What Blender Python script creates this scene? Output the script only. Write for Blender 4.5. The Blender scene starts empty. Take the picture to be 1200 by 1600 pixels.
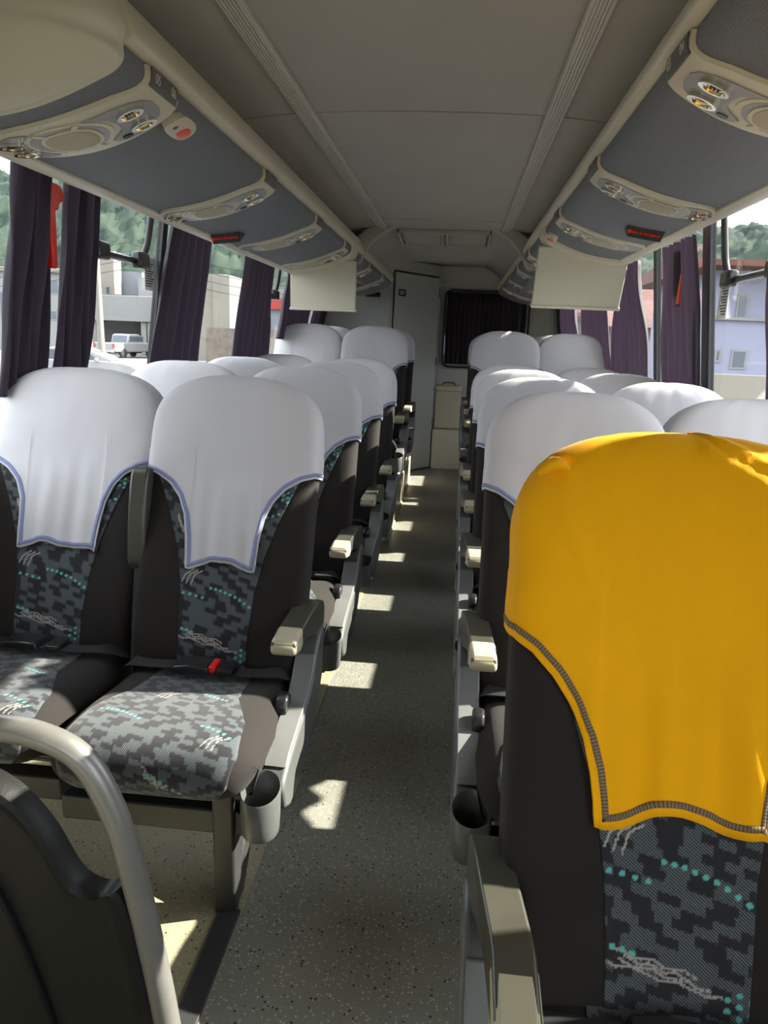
import bpy, bmesh, math, random
import numpy as np
from mathutils import Vector, Matrix, noise
random.seed(7)
PI = math.pi
C = bpy.context.scene.collection
SC = bpy.context.scene

# ------------------------------------------------------------------ camera
F = 1150.0; VX, VY = 718.0, 535.0; ROLL = math.radians(2.4); H = 1.32
_dx, _dy = VX - 600, VY - 800
_x = _dx*math.cos(ROLL) + _dy*math.sin(ROLL); _y = -_dx*math.sin(ROLL) + _dy*math.cos(ROLL)
pitch = math.atan2(-_y, F); yaw = math.atan2(_x, math.hypot(F, _y))
FW = Vector((-math.sin(yaw)*math.cos(pitch), math.cos(yaw)*math.cos(pitch), -math.sin(pitch)))
rt0 = Vector((math.cos(yaw), math.sin(yaw), 0)); up0 = rt0.cross(FW)
RT = rt0*math.cos(ROLL) + up0*math.sin(ROLL)
UP = up0*math.cos(ROLL) - rt0*math.sin(ROLL)
CAM = Vector((0, 0, H))
def at(px, py, Y):
    """the point of the plane y = Y seen at a place in the photograph"""
    r = FW*F + RT*(px-600) - UP*(py-800)
    return CAM + r*(Y/r.y)
cd = bpy.data.cameras.new('camera'); cam = bpy.data.objects.new('camera', cd); C.objects.link(cam)
cd.sensor_fit = 'HORIZONTAL'; cd.sensor_width = 36; cd.lens = 36*F/1200; cd.clip_start = 0.02; cd.clip_end = 2000
cam.matrix_world = Matrix(((RT.x, UP.x, -FW.x, 0), (RT.y, UP.y, -FW.y, 0), (RT.z, UP.z, -FW.z, H), (0, 0, 0, 1)))
SC.camera = cam
XC = -0.135                                                     # centre line of the bus
def mx(x): return 2*XC - x                                      # mirror across it

# ------------------------------------------------------------------ materials
def mat(name, col, rough=.5, metal=0, bump=0, bscale=200, var=0, vscale=8, spec=.5, sheen=0, coat=0, detail=2):
    m = bpy.data.materials.new(name); m.use_nodes = True
    nt = m.node_tree; b = nt.nodes['Principled BSDF']
    b.inputs['Base Color'].default_value = (*col, 1); b.inputs['Roughness'].default_value = rough
    b.inputs['Metallic'].default_value = metal; b.inputs['Specular IOR Level'].default_value = spec
    b.inputs['Sheen Weight'].default_value = sheen; b.inputs['Coat Weight'].default_value = coat
    tc = nt.nodes.new('ShaderNodeTexCoord')
    if var:
        n = nt.nodes.new('ShaderNodeTexNoise'); n.inputs['Scale'].default_value = vscale; n.inputs['Detail'].default_value = 4
        nt.links.new(tc.outputs['Object'], n.inputs['Vector'])
        r = nt.nodes.new('ShaderNodeMapRange'); r.inputs['From Min'].default_value = .3; r.inputs['From Max'].default_value = .7
        r.inputs['To Min'].default_value = 1-var; r.inputs['To Max'].default_value = 1+var
        nt.links.new(n.outputs['Fac'], r.inputs['Value'])
        mm = nt.nodes.new('ShaderNodeMix'); mm.data_type = 'RGBA'; mm.blend_type = 'MULTIPLY'; mm.inputs['Factor'].default_value = 1
        mm.inputs['A'].default_value = (*col, 1); nt.links.new(r.outputs['Result'], mm.inputs['B'])
        nt.links.new(mm.outputs['Result'], b.inputs['Base Color'])
    if bump:
        n = nt.nodes.new('ShaderNodeTexNoise'); n.inputs['Scale'].default_value = bscale; n.inputs['Detail'].default_value = detail
        nt.links.new(tc.outputs['Object'], n.inputs['Vector'])
        bp = nt.nodes.new('ShaderNodeBump'); bp.inputs['Strength'].default_value = bump; bp.inputs['Distance'].default_value = .004
        nt.links.new(n.outputs['Fac'], bp.inputs['Height']); nt.links.new(bp.outputs['Normal'], b.inputs['Normal'])
    return m
M = {}
M['ceiling'] = mat('ceiling_vinyl', (.36, .34, .30), .62, bump=.05, bscale=90, var=.04, vscale=3)
M['strip'] = mat('ribbed_strip', (.50, .48, .43), .4)
M['cream'] = mat('cream_plastic', (.62, .575, .45), .38, bump=.03, bscale=300, var=.03, vscale=6)
M['cream2'] = mat('cream_panel', (.60, .565, .46), .5)
M['screen'] = mat('monitor_shell', (.55, .53, .42), .45, bump=.02, bscale=400)
M['wallgrey'] = mat('wall_plastic', (.66, .65, .60), .55, var=.04)
M['cabin'] = mat('cabin_plastic', (.40, .415, .40), .45, bump=.04, bscale=250)
M['black'] = mat('black_rubber', (.012, .012, .013), .45)
M['blackpl'] = mat('black_plastic', (.018, .018, .02), .3)
M['grey'] = mat('grey_plastic', (.092, .097, .095), .38, var=.08, vscale=12, bump=.02, bscale=350)
M['grey_l'] = mat('light_grey_plastic', (.17, .175, .172), .35, var=.07, vscale=14)
M['console'] = mat('satin_grey_plastic', (.30, .30, .29), .3)
M['olive'] = mat('olive_grey_plastic', (.058, .056, .043), .3, var=.1, vscale=15)
M['cap'] = mat('cream_armrest_plastic', (.46, .42, .29), .38)
M['leg'] = mat('dark_painted_steel', (.030, .032, .032), .45, var=.15, vscale=20)
M['rail'] = mat('dark_floor_trim', (.035, .035, .037), .5, bump=.03)
M['bolster'] = mat('charcoal_knit', (.023, .020, .0185), .9, bump=.25, bscale=900, sheen=.06, spec=.15)
M['belt'] = mat('black_webbing', (.012, .012, .013), .7, bump=.15, bscale=700)
M['red'] = mat('red_plastic', (.75, .02, .015), .35)
M['redglow'] = mat('orange_red_button', (.85, .12, .07), .35)
M['white'] = mat('white_stretch_cloth', (.54, .53, .55), .8, bump=.05, bscale=500, sheen=.15, spec=.2)
M['yellow'] = mat('yellow_stretch_cloth', (.88, .41, .001), .8, bump=.06, bscale=500, sheen=.05, spec=.15, var=.03, vscale=9)
M['hem'] = mat('blue_white_overlock', (.17, .20, .40), .85, bump=.2, bscale=900)
M['hemy'] = mat('grey_violet_overlock', (.16, .12, .10), .85, bump=.3, bscale=900)
def hem_mat(name, ca, cb, sc):
    m = mat(name, ca, .85, bump=.2, bscale=900); nt = m.node_tree; bs = nt.nodes['Principled BSDF']
    tc = nt.nodes.new('ShaderNodeTexCoord'); w = nt.nodes.new('ShaderNodeTexWave'); w.inputs['Scale'].default_value = sc; w.bands_direction = 'X'
    nt.links.new(tc.outputs['UV'], w.inputs['Vector'])
    x = nt.nodes.new('ShaderNodeMix'); x.data_type = 'RGBA'; x.inputs['A'].default_value = (*ca, 1); x.inputs['B'].default_value = (*cb, 1)
    nt.links.new(w.outputs['Fac'], x.inputs['Factor']); nt.links.new(x.outputs['Result'], bs.inputs['Base Color']); return m
M['hem'] = hem_mat('blue_white_overlock', (.12, .15, .36), (.30, .33, .48), 80)
M['hemy'] = hem_mat('violet_grey_overlock', (.07, .06, .09), (.30, .19, .05), 75)
M['chrome'] = mat('chrome', (.75, .73, .68), .12, metal=1)
M['amber'] = mat('warm_reflector', (.80, .66, .38), .15, metal=.9)
M['steel'] = mat('satin_tube', (.25, .245, .23), .36, metal=.5, var=.05, vscale=30)
M['shell'] = mat('dark_shell_plastic', (.012, .0125, .012), .45, bump=.08, bscale=220, spec=.22)
M['plate'] = mat('number_plate', (.10, .10, .095), .35)
M['ink'] = mat('pale_ink', (.62, .62, .58), .5)
M['speaker'] = mat('speaker_cloth', (.50, .44, .33), .8, bump=.3, bscale=600)
M['exitred'] = mat('exit_letters', (.75, .015, .01), .4)
_b = M['exitred'].node_tree.nodes['Principled BSDF']; _b.inputs['Emission Color'].default_value = (1, .02, .015, 1); _b.inputs['Emission Strength'].default_value = .12
M['plum_rear'] = mat('dark_plum_curtain', (.035, .026, .034), .75, bump=.1, bscale=500)
M['sticker'] = mat('sticker_paper', (.75, .76, .74), .5)
M['stickerink'] = mat('sticker_ink', (.05, .05, .05), .6)

def rack_fabric():                                               # perforated grey vinyl
    m = mat('perforated_grey_vinyl', (.155, .165, .185), .6, spec=.35)
    nt = m.node_tree; b = nt.nodes['Principled BSDF']
    tc = nt.nodes.new('ShaderNodeTexCoord'); v = nt.nodes.new('ShaderNodeTexVoronoi'); v.inputs['Scale'].default_value = 170; v.inputs['Randomness'].default_value = .25
    nt.links.new(tc.outputs['UV'], v.inputs['Vector'])
    r = nt.nodes.new('ShaderNodeMapRange'); r.inputs['From Min'].default_value = .1; r.inputs['From Max'].default_value = .45
    nt.links.new(v.outputs['Distance'], r.inputs['Value'])
    bp = nt.nodes.new('ShaderNodeBump'); bp.inputs['Strength'].default_value = .45; bp.inputs['Distance'].default_value = .002
    nt.links.new(r.outputs['Result'], bp.inputs['Height']); nt.links.new(bp.outputs['Normal'], b.inputs['Normal'])
    mm = nt.nodes.new('ShaderNodeMix'); mm.data_type = 'RGBA'; mm.inputs['A'].default_value = (.11, .115, .13, 1); mm.inputs['B'].default_value = (.175, .185, .205, 1)
    nt.links.new(r.outputs['Result'], mm.inputs['Factor']); nt.links.new(mm.outputs['Result'], b.inputs['Base Color'])
    return m
M['rack'] = rack_fabric()

def floor_mat(name, base, fleck, dark):                          # speckled vinyl
    m = mat(name, base, .42, spec=.4)
    nt = m.node_tree; b = nt.nodes['Principled BSDF']; tc = nt.nodes.new('ShaderNodeTexCoord')
    def spots(scale, lo, hi):
        v = nt.nodes.new('ShaderNodeTexVoronoi'); v.inputs['Scale'].default_value = scale; nt.links.new(tc.outputs['Object'], v.inputs['Vector'])
        s = nt.nodes.new('ShaderNodeSeparateColor'); nt.links.new(v.outputs['Color'], s.inputs['Color'])
        g = nt.nodes.new('ShaderNodeMath'); g.operation = 'GREATER_THAN'; g.inputs[1].default_value = lo; nt.links.new(s.outputs['Red'], g.inputs[0])
        l = nt.nodes.new('ShaderNodeMath'); l.operation = 'LESS_THAN'; l.inputs[1].default_value = hi; nt.links.new(v.outputs['Distance'], l.inputs[0])
        p = nt.nodes.new('ShaderNodeMath'); p.operation = 'MULTIPLY'; nt.links.new(g.outputs[0], p.inputs[0]); nt.links.new(l.outputs[0], p.inputs[1])
        return p.outputs[0]
    n = nt.nodes.new('ShaderNodeTexNoise'); n.inputs['Scale'].default_value = 2.2; n.inputs['Detail'].default_value = 5; nt.links.new(tc.outputs['Object'], n.inputs['Vector'])
    n2 = nt.nodes.new('ShaderNodeTexNoise'); n2.inputs['Scale'].default_value = 260; nt.links.new(tc.outputs['Object'], n2.inputs['Vector'])
    ad = nt.nodes.new('ShaderNodeMath'); ad.operation = 'ADD'; nt.links.new(n.outputs['Fac'], ad.inputs[0]); nt.links.new(n2.outputs['Fac'], ad.inputs[1])
    r = nt.nodes.new('ShaderNodeMapRange'); r.inputs['From Min'].default_value = .6; r.inputs['From Max'].default_value = 1.4; r.inputs['To Min'].default_value = .72; r.inputs['To Max'].default_value = 1.28
    nt.links.new(ad.outputs[0], r.inputs['Value'])
    def mix(fac, a, bcol, mode='MIX'):
        x = nt.nodes.new('ShaderNodeMix'); x.data_type = 'RGBA'; x.blend_type = mode
        if isinstance(fac, float): x.inputs['Factor'].default_value = fac
        else: nt.links.new(fac, x.inputs['Factor'])
        for k, q in (('A', a), ('B', bcol)):
            if isinstance(q, tuple): x.inputs[k].default_value = (*q, 1)
            else: nt.links.new(q, x.inputs[k])
        return x.outputs['Result']
    c = mix(1.0, base, r.outputs['Result'], 'MULTIPLY')
    c = mix(spots(150, .72, .36), c, fleck); c = mix(spots(110, .86, .3), c, dark)
    nt.links.new(c, b.inputs['Base Color'])
    rr = nt.nodes.new('ShaderNodeMapRange'); rr.inputs['To Min'].default_value = .3; rr.inputs['To Max'].default_value = .55; nt.links.new(n.outputs['Fac'], rr.inputs['Value'])
    nt.links.new(rr.outputs['Result'], b.inputs['Roughness'])
    return m
M['floor'] = floor_mat('speckled_vinyl_floor', (.235, .235, .20), (.50, .45, .39), (.02, .02, .02))
M['floor2'] = floor_mat('speckled_beige_floor', (.34, .31, .20), (.50, .47, .36), (.05, .045, .03))

def fabric_mat():                                                # twill with darker blocks, teal dots and pale scribbles
    m = mat('twill_pattern_fabric', (.1, .1, .1), .9, sheen=.2, spec=.2)
    nt = m.node_tree; b = nt.nodes['Principled BSDF']
    at_ = nt.nodes.new('ShaderNodeAttribute'); at_.attribute_name = 'pattern'
    s = nt.nodes.new('ShaderNodeSeparateColor'); nt.links.new(at_.outputs['Color'], s.inputs['Color'])
    tc = nt.nodes.new('ShaderNodeTexCoord'); mp = nt.nodes.new('ShaderNodeMapping'); mp.inputs['Rotation'].default_value = (0, 0, math.radians(38))
    nt.links.new(tc.outputs['UV'], mp.inputs['Vector'])
    w = nt.nodes.new('ShaderNodeTexWave'); w.bands_direction = 'Y'; w.inputs['Scale'].default_value = 95; w.inputs['Distortion'].default_value = 1.2; w.inputs['Detail'].default_value = 1; w.inputs['Detail Scale'].default_value = 6
    nt.links.new(mp.outputs['Vector'], w.inputs['Vector'])
    def mix(fac, a, bcol):
        x = nt.nodes.new('ShaderNodeMix'); x.data_type = 'RGBA'
        nt.links.new(fac, x.inputs['Factor'])
        for k, q in (('A', a), ('B', bcol)):
            if isinstance(q, tuple): x.inputs[k].default_value = (*q, 1)
            else: nt.links.new(q, x.inputs[k])
        return x.outputs['Result']
    c = mix(w.outputs['Fac'], (.022, .025, .029), (.125, .145, .155))
    c = mix(s.outputs['Red'], c, (.022, .022, .026))
    c = mix(s.outputs['Blue'], c, (.36, .33, .31))
    c = mix(s.outputs['Green'], c, (.11, .42, .38))
    nt.links.new(c, b.inputs['Base Color'])
    bp = nt.nodes.new('ShaderNodeBump'); bp.inputs['Strength'].default_value = .25; bp.inputs['Distance'].default_value = .001
    nt.links.new(w.outputs['Fac'], bp.inputs['Height']); nt.links.new(bp.outputs['Normal'], b.inputs['Normal'])
    return m
M['fabric'] = fabric_mat()

def cloth_translucent(name, col, tcol, fac):
    m = mat(name, col, .7, bump=.08, bscale=400, sheen=.2)
    nt = m.node_tree; b = nt.nodes['Principled BSDF']; o = nt.nodes['Material Output']
    t = nt.nodes.new('ShaderNodeBsdfTranslucent'); t.inputs['Color'].default_value = (*tcol, 1)
    x = nt.nodes.new('ShaderNodeMixShader'); x.inputs[0].default_value = fac
    nt.links.new(b.outputs[0], x.inputs[1]); nt.links.new(t.outputs[0], x.inputs[2]); nt.links.new(x.outputs[0], o.inputs['Surface'])
    return m
M['curtain'] = cloth_translucent('plum_curtain', (.040, .030, .044), (.20, .16, .215), .42)

def glass_mat(name, tint):
    m = bpy.data.materials.new(name); m.use_nodes = True; nt = m.node_tree; nt.nodes.clear()
    o = nt.nodes.new('ShaderNodeOutputMaterial'); t = nt.nodes.new('ShaderNodeBsdfTransparent'); g = nt.nodes.new('ShaderNodeBsdfGlossy'); x = nt.nodes.new('ShaderNodeMixShader')
    t.inputs['Color'].default_value = (*tint, 1); g.inputs['Roughness'].default_value = .02; g.inputs['Color'].default_value = (.9, .95, 1, 1)
    lw = nt.nodes.new('ShaderNodeLayerWeight'); lw.inputs['Blend'].default_value = .5
    pw = nt.nodes.new('ShaderNodeMath'); pw.operation = 'POWER'; pw.inputs[1].default_value = 5; nt.links.new(lw.outputs['Facing'], pw.inputs[0])
    f = nt.nodes.new('ShaderNodeMath'); f.operation = 'MULTIPLY_ADD'; f.inputs[1].default_value = .35; f.inputs[2].default_value = .015; nt.links.new(pw.outputs[0], f.inputs[0])
    nt.links.new(f.outputs[0], x.inputs[0]); nt.links.new(t.outputs[0], x.inputs[1]); nt.links.new(g.outputs[0], x.inputs[2]); nt.links.new(x.outputs[0], o.inputs['Surface'])
    return m
M['glass'] = glass_mat('window_glass', (.93, .94, .95))

# ------------------------------------------------------------------ builders
class MB:
    def __init__(s): s.v = []; s.f = []; s.uv = None
    def add(s, vs, fs):
        n = len(s.v); s.v += [tuple(p) for p in vs]; s.f += [tuple(i+n for i in q) for q in fs]; return s
    def box(s, x0, x1, y0, y1, z0, z1):
        v = [(x, y, z) for x in (x0, x1) for y in (y0, y1) for z in (z0, z1)]
        return s.add(v, [(0, 1, 3, 2), (4, 6, 7, 5), (0, 4, 5, 1), (2, 3, 7, 6), (0, 2, 6, 4), (1, 5, 7, 3)])
    def prism(s, pts, axis, a0, a1):
        """pts: 2-D outline; extruded along axis ('x','y','z') from a0 to a1"""
        def P(p, a):
            return (a, p[0], p[1]) if axis == 'x' else (p[0], a, p[1]) if axis == 'y' else (p[0], p[1], a)
        n = len(pts)
        return s.add([P(p, a0) for p in pts] + [P(p, a1) for p in pts],
                     [tuple(range(n))[::-1], tuple(range(n, 2*n))] + [(i, (i+1) % n, n+(i+1) % n, n+i) for i in range(n)])
    def loft(s, rings, closed=True, caps=True):
        n = len(rings[0]); vs = [p for r in rings for p in r]; fs = []
        for j in range(len(rings)-1):
            for i in range(n if closed else n-1):
                k = (i+1) % n; fs.append((j*n+i, j*n+k, (j+1)*n+k, (j+1)*n+i))
        if caps and closed:
            fs.append(tuple(range(n))[::-1]); fs.append(tuple((len(rings)-1)*n+i for i in range(n)))
        return s.add(vs, fs)
    def grid(s, rows):
        return s.loft(rows, closed=False)
    def tube(s, path, r, n=12, caps=True, flat=1.0):
        pts = [Vector(p) for p in path]; rings = []
        rs = r if isinstance(r, (list, tuple)) else [r]*len(pts)
        t0 = (pts[1]-pts[0]).normalized(); ref = Vector((0, 0, 1)) if abs(t0.z) < .9 else Vector((1, 0, 0))
        u = t0.cross(ref).normalized()
        for i, p in enumerate(pts):
            t = (pts[min(i+1, len(pts)-1)] - pts[max(i-1, 0)]).normalized()
            u = (u - t*u.dot(t)).normalized(); w = t.cross(u)
            rings.append([p + u*math.cos(a)*rs[i] + w*math.sin(a)*rs[i]*flat for a in [2*PI*k/n for k in range(n)]])
        return s.loft(rings, True, caps)
    def lathe(s, prof, c=(0, 0, 0), n=24, axis='z'):
        rings = []
        for r, h in prof:
            ring = []
            for k in range(n):
                a = 2*PI*k/n; q = (r*math.cos(a), r*math.sin(a), h)
                if axis == 'x': q = (q[2], q[0], q[1])
                if axis == 'y': q = (q[0], q[2], q[1])
                ring.append((c[0]+q[0], c[1]+q[1], c[2]+q[2]))
            rings.append(ring)
        return s.loft(rings)
    def build(s, name, m, parent=None, bevel=0, smooth=35, seg=2, fix=True, solid=0, sub=0):
        me = bpy.data.meshes.new(name); me.from_pydata(s.v, [], s.f)
        if fix:
            bm = bmesh.new(); bm.from_mesh(me); bmesh.ops.recalc_face_normals(bm, faces=bm.faces); bm.to_mesh(me); bm.free()
        if s.uv is not None:
            l = me.uv_layers.new(name='UVMap'); vi = np.empty(len(me.loops), dtype=np.int32); me.loops.foreach_get('vertex_index', vi)
            l.data.foreach_set('uv', np.asarray(s.uv, dtype=np.float32)[vi].ravel())
        o = bpy.data.objects.new(name, me); C.objects.link(o)
        me.materials.append(M[m] if isinstance(m, str) else m)
        if smooth:
            me.polygons.foreach_set('use_smooth', [True]*len(me.polygons))
            if smooth < 180: me.set_sharp_from_angle(angle=math.radians(smooth))
        if solid:
            md = o.modifiers.new('solid', 'SOLIDIFY'); md.thickness = solid; md.offset = -1
        if bevel:
            md = o.modifiers.new('bevel', 'BEVEL'); md.width = bevel; md.segments = seg; md.limit_method = 'ANGLE'; md.angle_limit = math.radians(40); md.harden_normals = False
        if sub:
            md = o.modifiers.new('sub', 'SUBSURF'); md.levels = sub; md.render_levels = sub
        if parent: o.parent = parent
        return o
def tag(o, label=None, cat=None, group=None, kind=None):
    if label: o['label'] = label
    if cat: o['category'] = cat
    if group: o['group'] = group
    if kind: o['kind'] = kind
    return o
def thing(name, label, cat, loc=(0, 0, 0), group=None):
    o = bpy.data.objects.new(name, None); C.objects.link(o); o.location = loc
    return tag(o, label, cat, group)
def struct(o): o['kind'] = 'structure'; return o
def shift(mb, d):
    mb.v = [(p[0]-d[0], p[1]-d[1], p[2]-d[2]) for p in mb.v]; return mb
def spline(pts, n):
    """Catmull-Rom through 2-D/3-D points"""
    P = [Vector(p) for p in pts]; P = [P[0]*2-P[1]] + P + [P[-1]*2-P[-2]]; out = []
    for i in range(1, len(P)-2):
        for k in range(n):
            t = k/n; a, b, c, d = P[i-1:i+3]
            out.append(.5*((2*b) + (c-a)*t + (2*a-5*b+4*c-d)*t*t + (3*b-a-3*c+d)*t**3))
    out.append(P[-2]); return out
def text_obj(name, s, size, m, parent, mtx, ext=.0004, align='CENTER'):
    cu = bpy.data.curves.new(name, 'FONT'); cu.body = s; cu.size = size; cu.extrude = ext; cu.align_x = align; cu.align_y = 'CENTER'
    t = bpy.data.objects.new(name, cu); C.objects.link(t); bpy.context.view_layer.update()
    me = bpy.data.meshes.new_from_object(t.evaluated_get(bpy.context.evaluated_depsgraph_get()))
    bpy.data.objects.remove(t); me.materials.clear(); me.materials.append(M[m]); me.transform(mtx)
    o = bpy.data.objects.new(name, me); C.objects.link(o)
    if parent: o.parent = parent
    return o
def frame(o, xa, ya):
    """matrix with origin o, text x axis xa and text y axis ya"""
    x = Vector(xa).normalized(); z = x.cross(Vector(ya)).normalized(); y = z.cross(x)
    return Matrix(((x.x, y.x, z.x, o[0]), (x.y, y.y, z.y, o[1]), (x.z, y.z, z.z, o[2]), (0, 0, 0, 1)))

# ------------------------------------------------------------------ the bus body
Y0, Y1 = -2.2, 8.6
def wx(z):                                                       # right inner wall leans in towards the roof
    return 1.10 - .15*max(0, z-1.1)
def WX(side, z, d=0):
    x = wx(z)-d
    return x if side > 0 else mx(x)
struct(MB().box(mx(1.2), 1.2, Y0, Y1, -.06, 0).build('floor', 'floor', smooth=0))
# beige vinyl under the left-hand seats
struct(MB().box(mx(1.095), -.425, Y0, 4.75, .0, .004).build('floor_under_seats', 'floor2', smooth=0))
struct(MB().box(.165, 1.095, Y0, 4.75, .0, .004).build('floor_under_seats', 'floor2', smooth=0))
struct(MB().box(mx(1.095), -.405, 4.75, 7.1, .0, .21).build('floor_platform_left', 'wallgrey', bevel=.006))
struct(MB().box(.135, 1.095, 4.75, 8.58, .0, .21).build('floor_platform_right', 'wallgrey', bevel=.006))
tr = MB(); tr.box(-.418, -.403, 4.74, 7.1, .0, .225); tr.box(-.403, -.392, 4.74, 7.1, .0, .012)
struct(tr.build('trim_1', 'cap', bevel=.003))
ZS, ZT = .90, 1.88
for side, nm in ((-1, 'left'), (1, 'right')):
    w = MB(); q = [(WX(side, 0), 0), (WX(side, ZS), ZS), (WX(side, ZS, -.05), ZS), (WX(side, 0, -.05), 0)]
    w.prism(q, 'y', Y0, Y1)
    struct(w.build('wall_'+nm, 'wallgrey', smooth=0))
    w = MB(); q = [(WX(side, ZT), ZT), (WX(side, 2.02), 2.02), (WX(side, 2.02, -.05), 2.02), (WX(side, ZT, -.05), ZT)]
    w.prism(q, 'y', Y0, Y1)
    struct(w.build('wall_%s_header' % nm, 'wallgrey', smooth=0))
    w = MB(); q = [(WX(side, ZS, .03), ZS-.02), (WX(side, ZS, .03), ZS+.012), (WX(side, ZS, -.03), ZS+.012), (WX(side, ZS, -.03), ZS-.02)]
    w.prism(q, 'y', Y0, Y1); struct(w.build('trim_sill_'+nm, 'wallgrey', bevel=.004))
# narrow pillars (black, between the panes), wide blanks, and panes
PIL = {-1: [(Y0, 1.55), (2.25, 2.295), (3.20, 3.25), (5.06, 5.13), (6.75, 8.6)],  # first is an unseen blank added against front daylight; last is the cabin's side
       1: [(Y0, -1.0), (.25, 1.08), (1.28, 1.34), (3.33, 3.43), (4.19, 4.25), (5.2, 5.3), (6.45, 6.6), (7.72, 8.6)]}  # wide ones are blanks added to shut out front daylight and rear sun
k = 0
for side, nm in ((-1, 'left'), (1, 'right')):
    prev = Y0
    for a, b in PIL[side] + [(Y1, Y1)]:
        if a - prev > .05:
            k += 1
            g = MB(); d = -.02
            q = [(WX(side, ZS, d), ZS+.01), (WX(side, ZT, d), ZT), (WX(side, ZT, d-.004), ZT), (WX(side, ZS, d-.004), ZS+.01)]
            g.prism(q, 'y', prev, a); struct(g.build('window_%d' % k, 'glass', smooth=0))
        if b > a:
            wide = b-a > .5; dp = -.05 if wide else -.032
            g = MB(); q = [(WX(side, ZS, -.008), ZS), (WX(side, ZT, -.008), ZT), (WX(side, ZT, dp), ZT), (WX(side, ZS, dp), ZS)]
            g.prism(q, 'y', a, b); struct(g.build('wall_%s_pillar' % nm, 'cabin' if wide else 'black', smooth=0))
        prev = b
# front end with windscreen, rear wall with a window
struct(MB().box(mx(1.2), 1.2, Y0-.05, Y0, 0, 1.0).build('wall_front', 'wallgrey', smooth=0))
struct(MB().box(mx(1.2), 1.2, Y0-.03, Y0-.026, 1.0, 1.5).build('window_windscreen', 'glass', smooth=0))
# ceiling: shallow arch of panels
def zc(x): t = abs(x-XC); return 1.992 - .06*t*t - .10*max(0, t-.36)**1.5
xs = [XC + (i/20-1)*1.06 for i in range(41)]
cl = MB(); SEAMS = [Y0, -1.1, .55, 2.43, 4.45, 4.78]
for a, b in zip(SEAMS[:-1], SEAMS[1:]):
    cl.loft([[(x, y, zc(x)) for x in xs] + [(x, y, zc(x)+.03) for x in reversed(xs)] for y in (a+.005, b-.005)])
struct(cl.build('ceiling', 'ceiling', smooth=30))
struct(MB().box(mx(1.2), 1.2, Y0-.05, Y1+.05, 2.30, 2.35).build('ceiling_roof_skin', 'wallgrey', smooth=0))
for side, nm in ((-1, 'left'), (1, 'right')):
    struct(MB().box(*sorted((WX(side, 1.99, -.02), WX(side, 1.99, -.06))), Y0, Y1, 1.98, 2.33).build('wall_%s_cove' % nm, 'wallgrey', smooth=0))
struct(MB().box(mx(1.2), 1.2, Y0-.05, Y0, 1.5, 2.33).build('wall_front_header', 'wallgrey', smooth=0))
bk = MB()
for y in SEAMS[1:-1]:
    bk.loft([[(x, y+d, zc(x)+.02) for d in (-.01, .01)] + [(x, y+d, zc(x)+.028) for d in (.01, -.01)] for x in xs])
struct(bk.build('ceiling_seam_backing', 'black', smooth=0))
for i, side in enumerate((-1, 1)):                               # ribbed strips
    st = MB(); c0 = XC + side*.372; wd = .026
    pr = [(c0-wd, zc(c0)+.004), (c0-wd, zc(c0)-.010)]
    for q in range(6):
        u = c0 - wd + .006 + q*(2*wd-.012)/5.0
        pr += [(u-.0035, zc(c0)-.014), (u+.0005, zc(c0)-.014), (u+.001, zc(c0)-.0105), (u+.003, zc(c0)-.0105)]
    pr += [(c0+wd, zc(c0)-.010), (c0+wd, zc(c0)+.004)]
    st.prism(pr, 'y', Y0, 4.78); struct(st.build('trim_%d' % (i+2), 'strip', smooth=0))
# rear section: dropped air unit with two hatches, curved shoulders
def arch(y, zt):
    half = [(0, zt), (.30, zt), (.38, zt-.012), (.46, zt-.05), (.53, zt-.11), (.585, zt-.18), (.62, zt-.26)]
    h = spline(half, 4); L_ = [(XC-p[0], p[1]) for p in reversed(h)]; R_ = [(XC+p[0], p[1]) for p in h[1:]]
    return [(p[0], y, p[1]) for p in L_+R_]
ar = MB(); ar.grid([arch(4.76, 2.0), arch(4.78, 1.99), arch(5.25, 1.955), arch(6.5, 2.00), arch(8.6, 2.135)])
struct(ar.build('ceiling_rear', 'ceiling', smooth=40))
# ribs of the arch: a heavy moulding on each shoulder
for sg in (-1, 1):
    inner = spline([(.285, 1.985), (.33, 1.968), (.40, 1.92), (.46, 1.85), (.50, 1.77)], 5); outer = spline([(.31, 2.02), (.40, 2.0), (.50, 1.945), (.575, 1.865), (.63, 1.76)], 5)
    e = MB()
    e.loft([[(XC+sg*a.x, 4.70, a.y), (XC+sg*c.x, 4.70, c.y), (XC+sg*c.x, 4.79, c.y+.01), (XC+sg*(a.x+.06), 5.15, a.y+.02), (XC+sg*(a.x+.01), 4.78, a.y-.004)] for a, c in zip(inner, outer)])
    struct(e.build('ceiling_arch_rib', 'ceiling', smooth=40, bevel=.006))
hs = thing('air_unit_cover', 'beige ceiling cover with two square hatches above the rear of the aisle', 'air vent', (XC, 4.95, 1.98))
b_ = MB()
def hat(mb, x0, x1, y0, y1, lift):
    lift += .004
    zf = lambda y: 1.99 - .035*(y-4.78)/.47
    for a, b, c, d in ((x0, x1, y0, y0+.014), (x0, x1, y1-.014, y1), (x0, x0+.014, y0, y1), (x1-.014, x1, y0, y1)):
        mb.add([(X, Y, zf(Y)-q) for q in (.0, lift) for X in (a, b) for Y in (c, d)], [(0, 1, 3, 2), (4, 6, 7, 5), (0, 4, 5, 1), (2, 3, 7, 6), (0, 2, 6, 4), (1, 5, 7, 3)])
hat(b_, XC-.29, XC+.29, 4.80, 5.235, .020)
shift(b_, hs.location).build('frame', 'ceiling', hs, bevel=.003)
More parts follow.
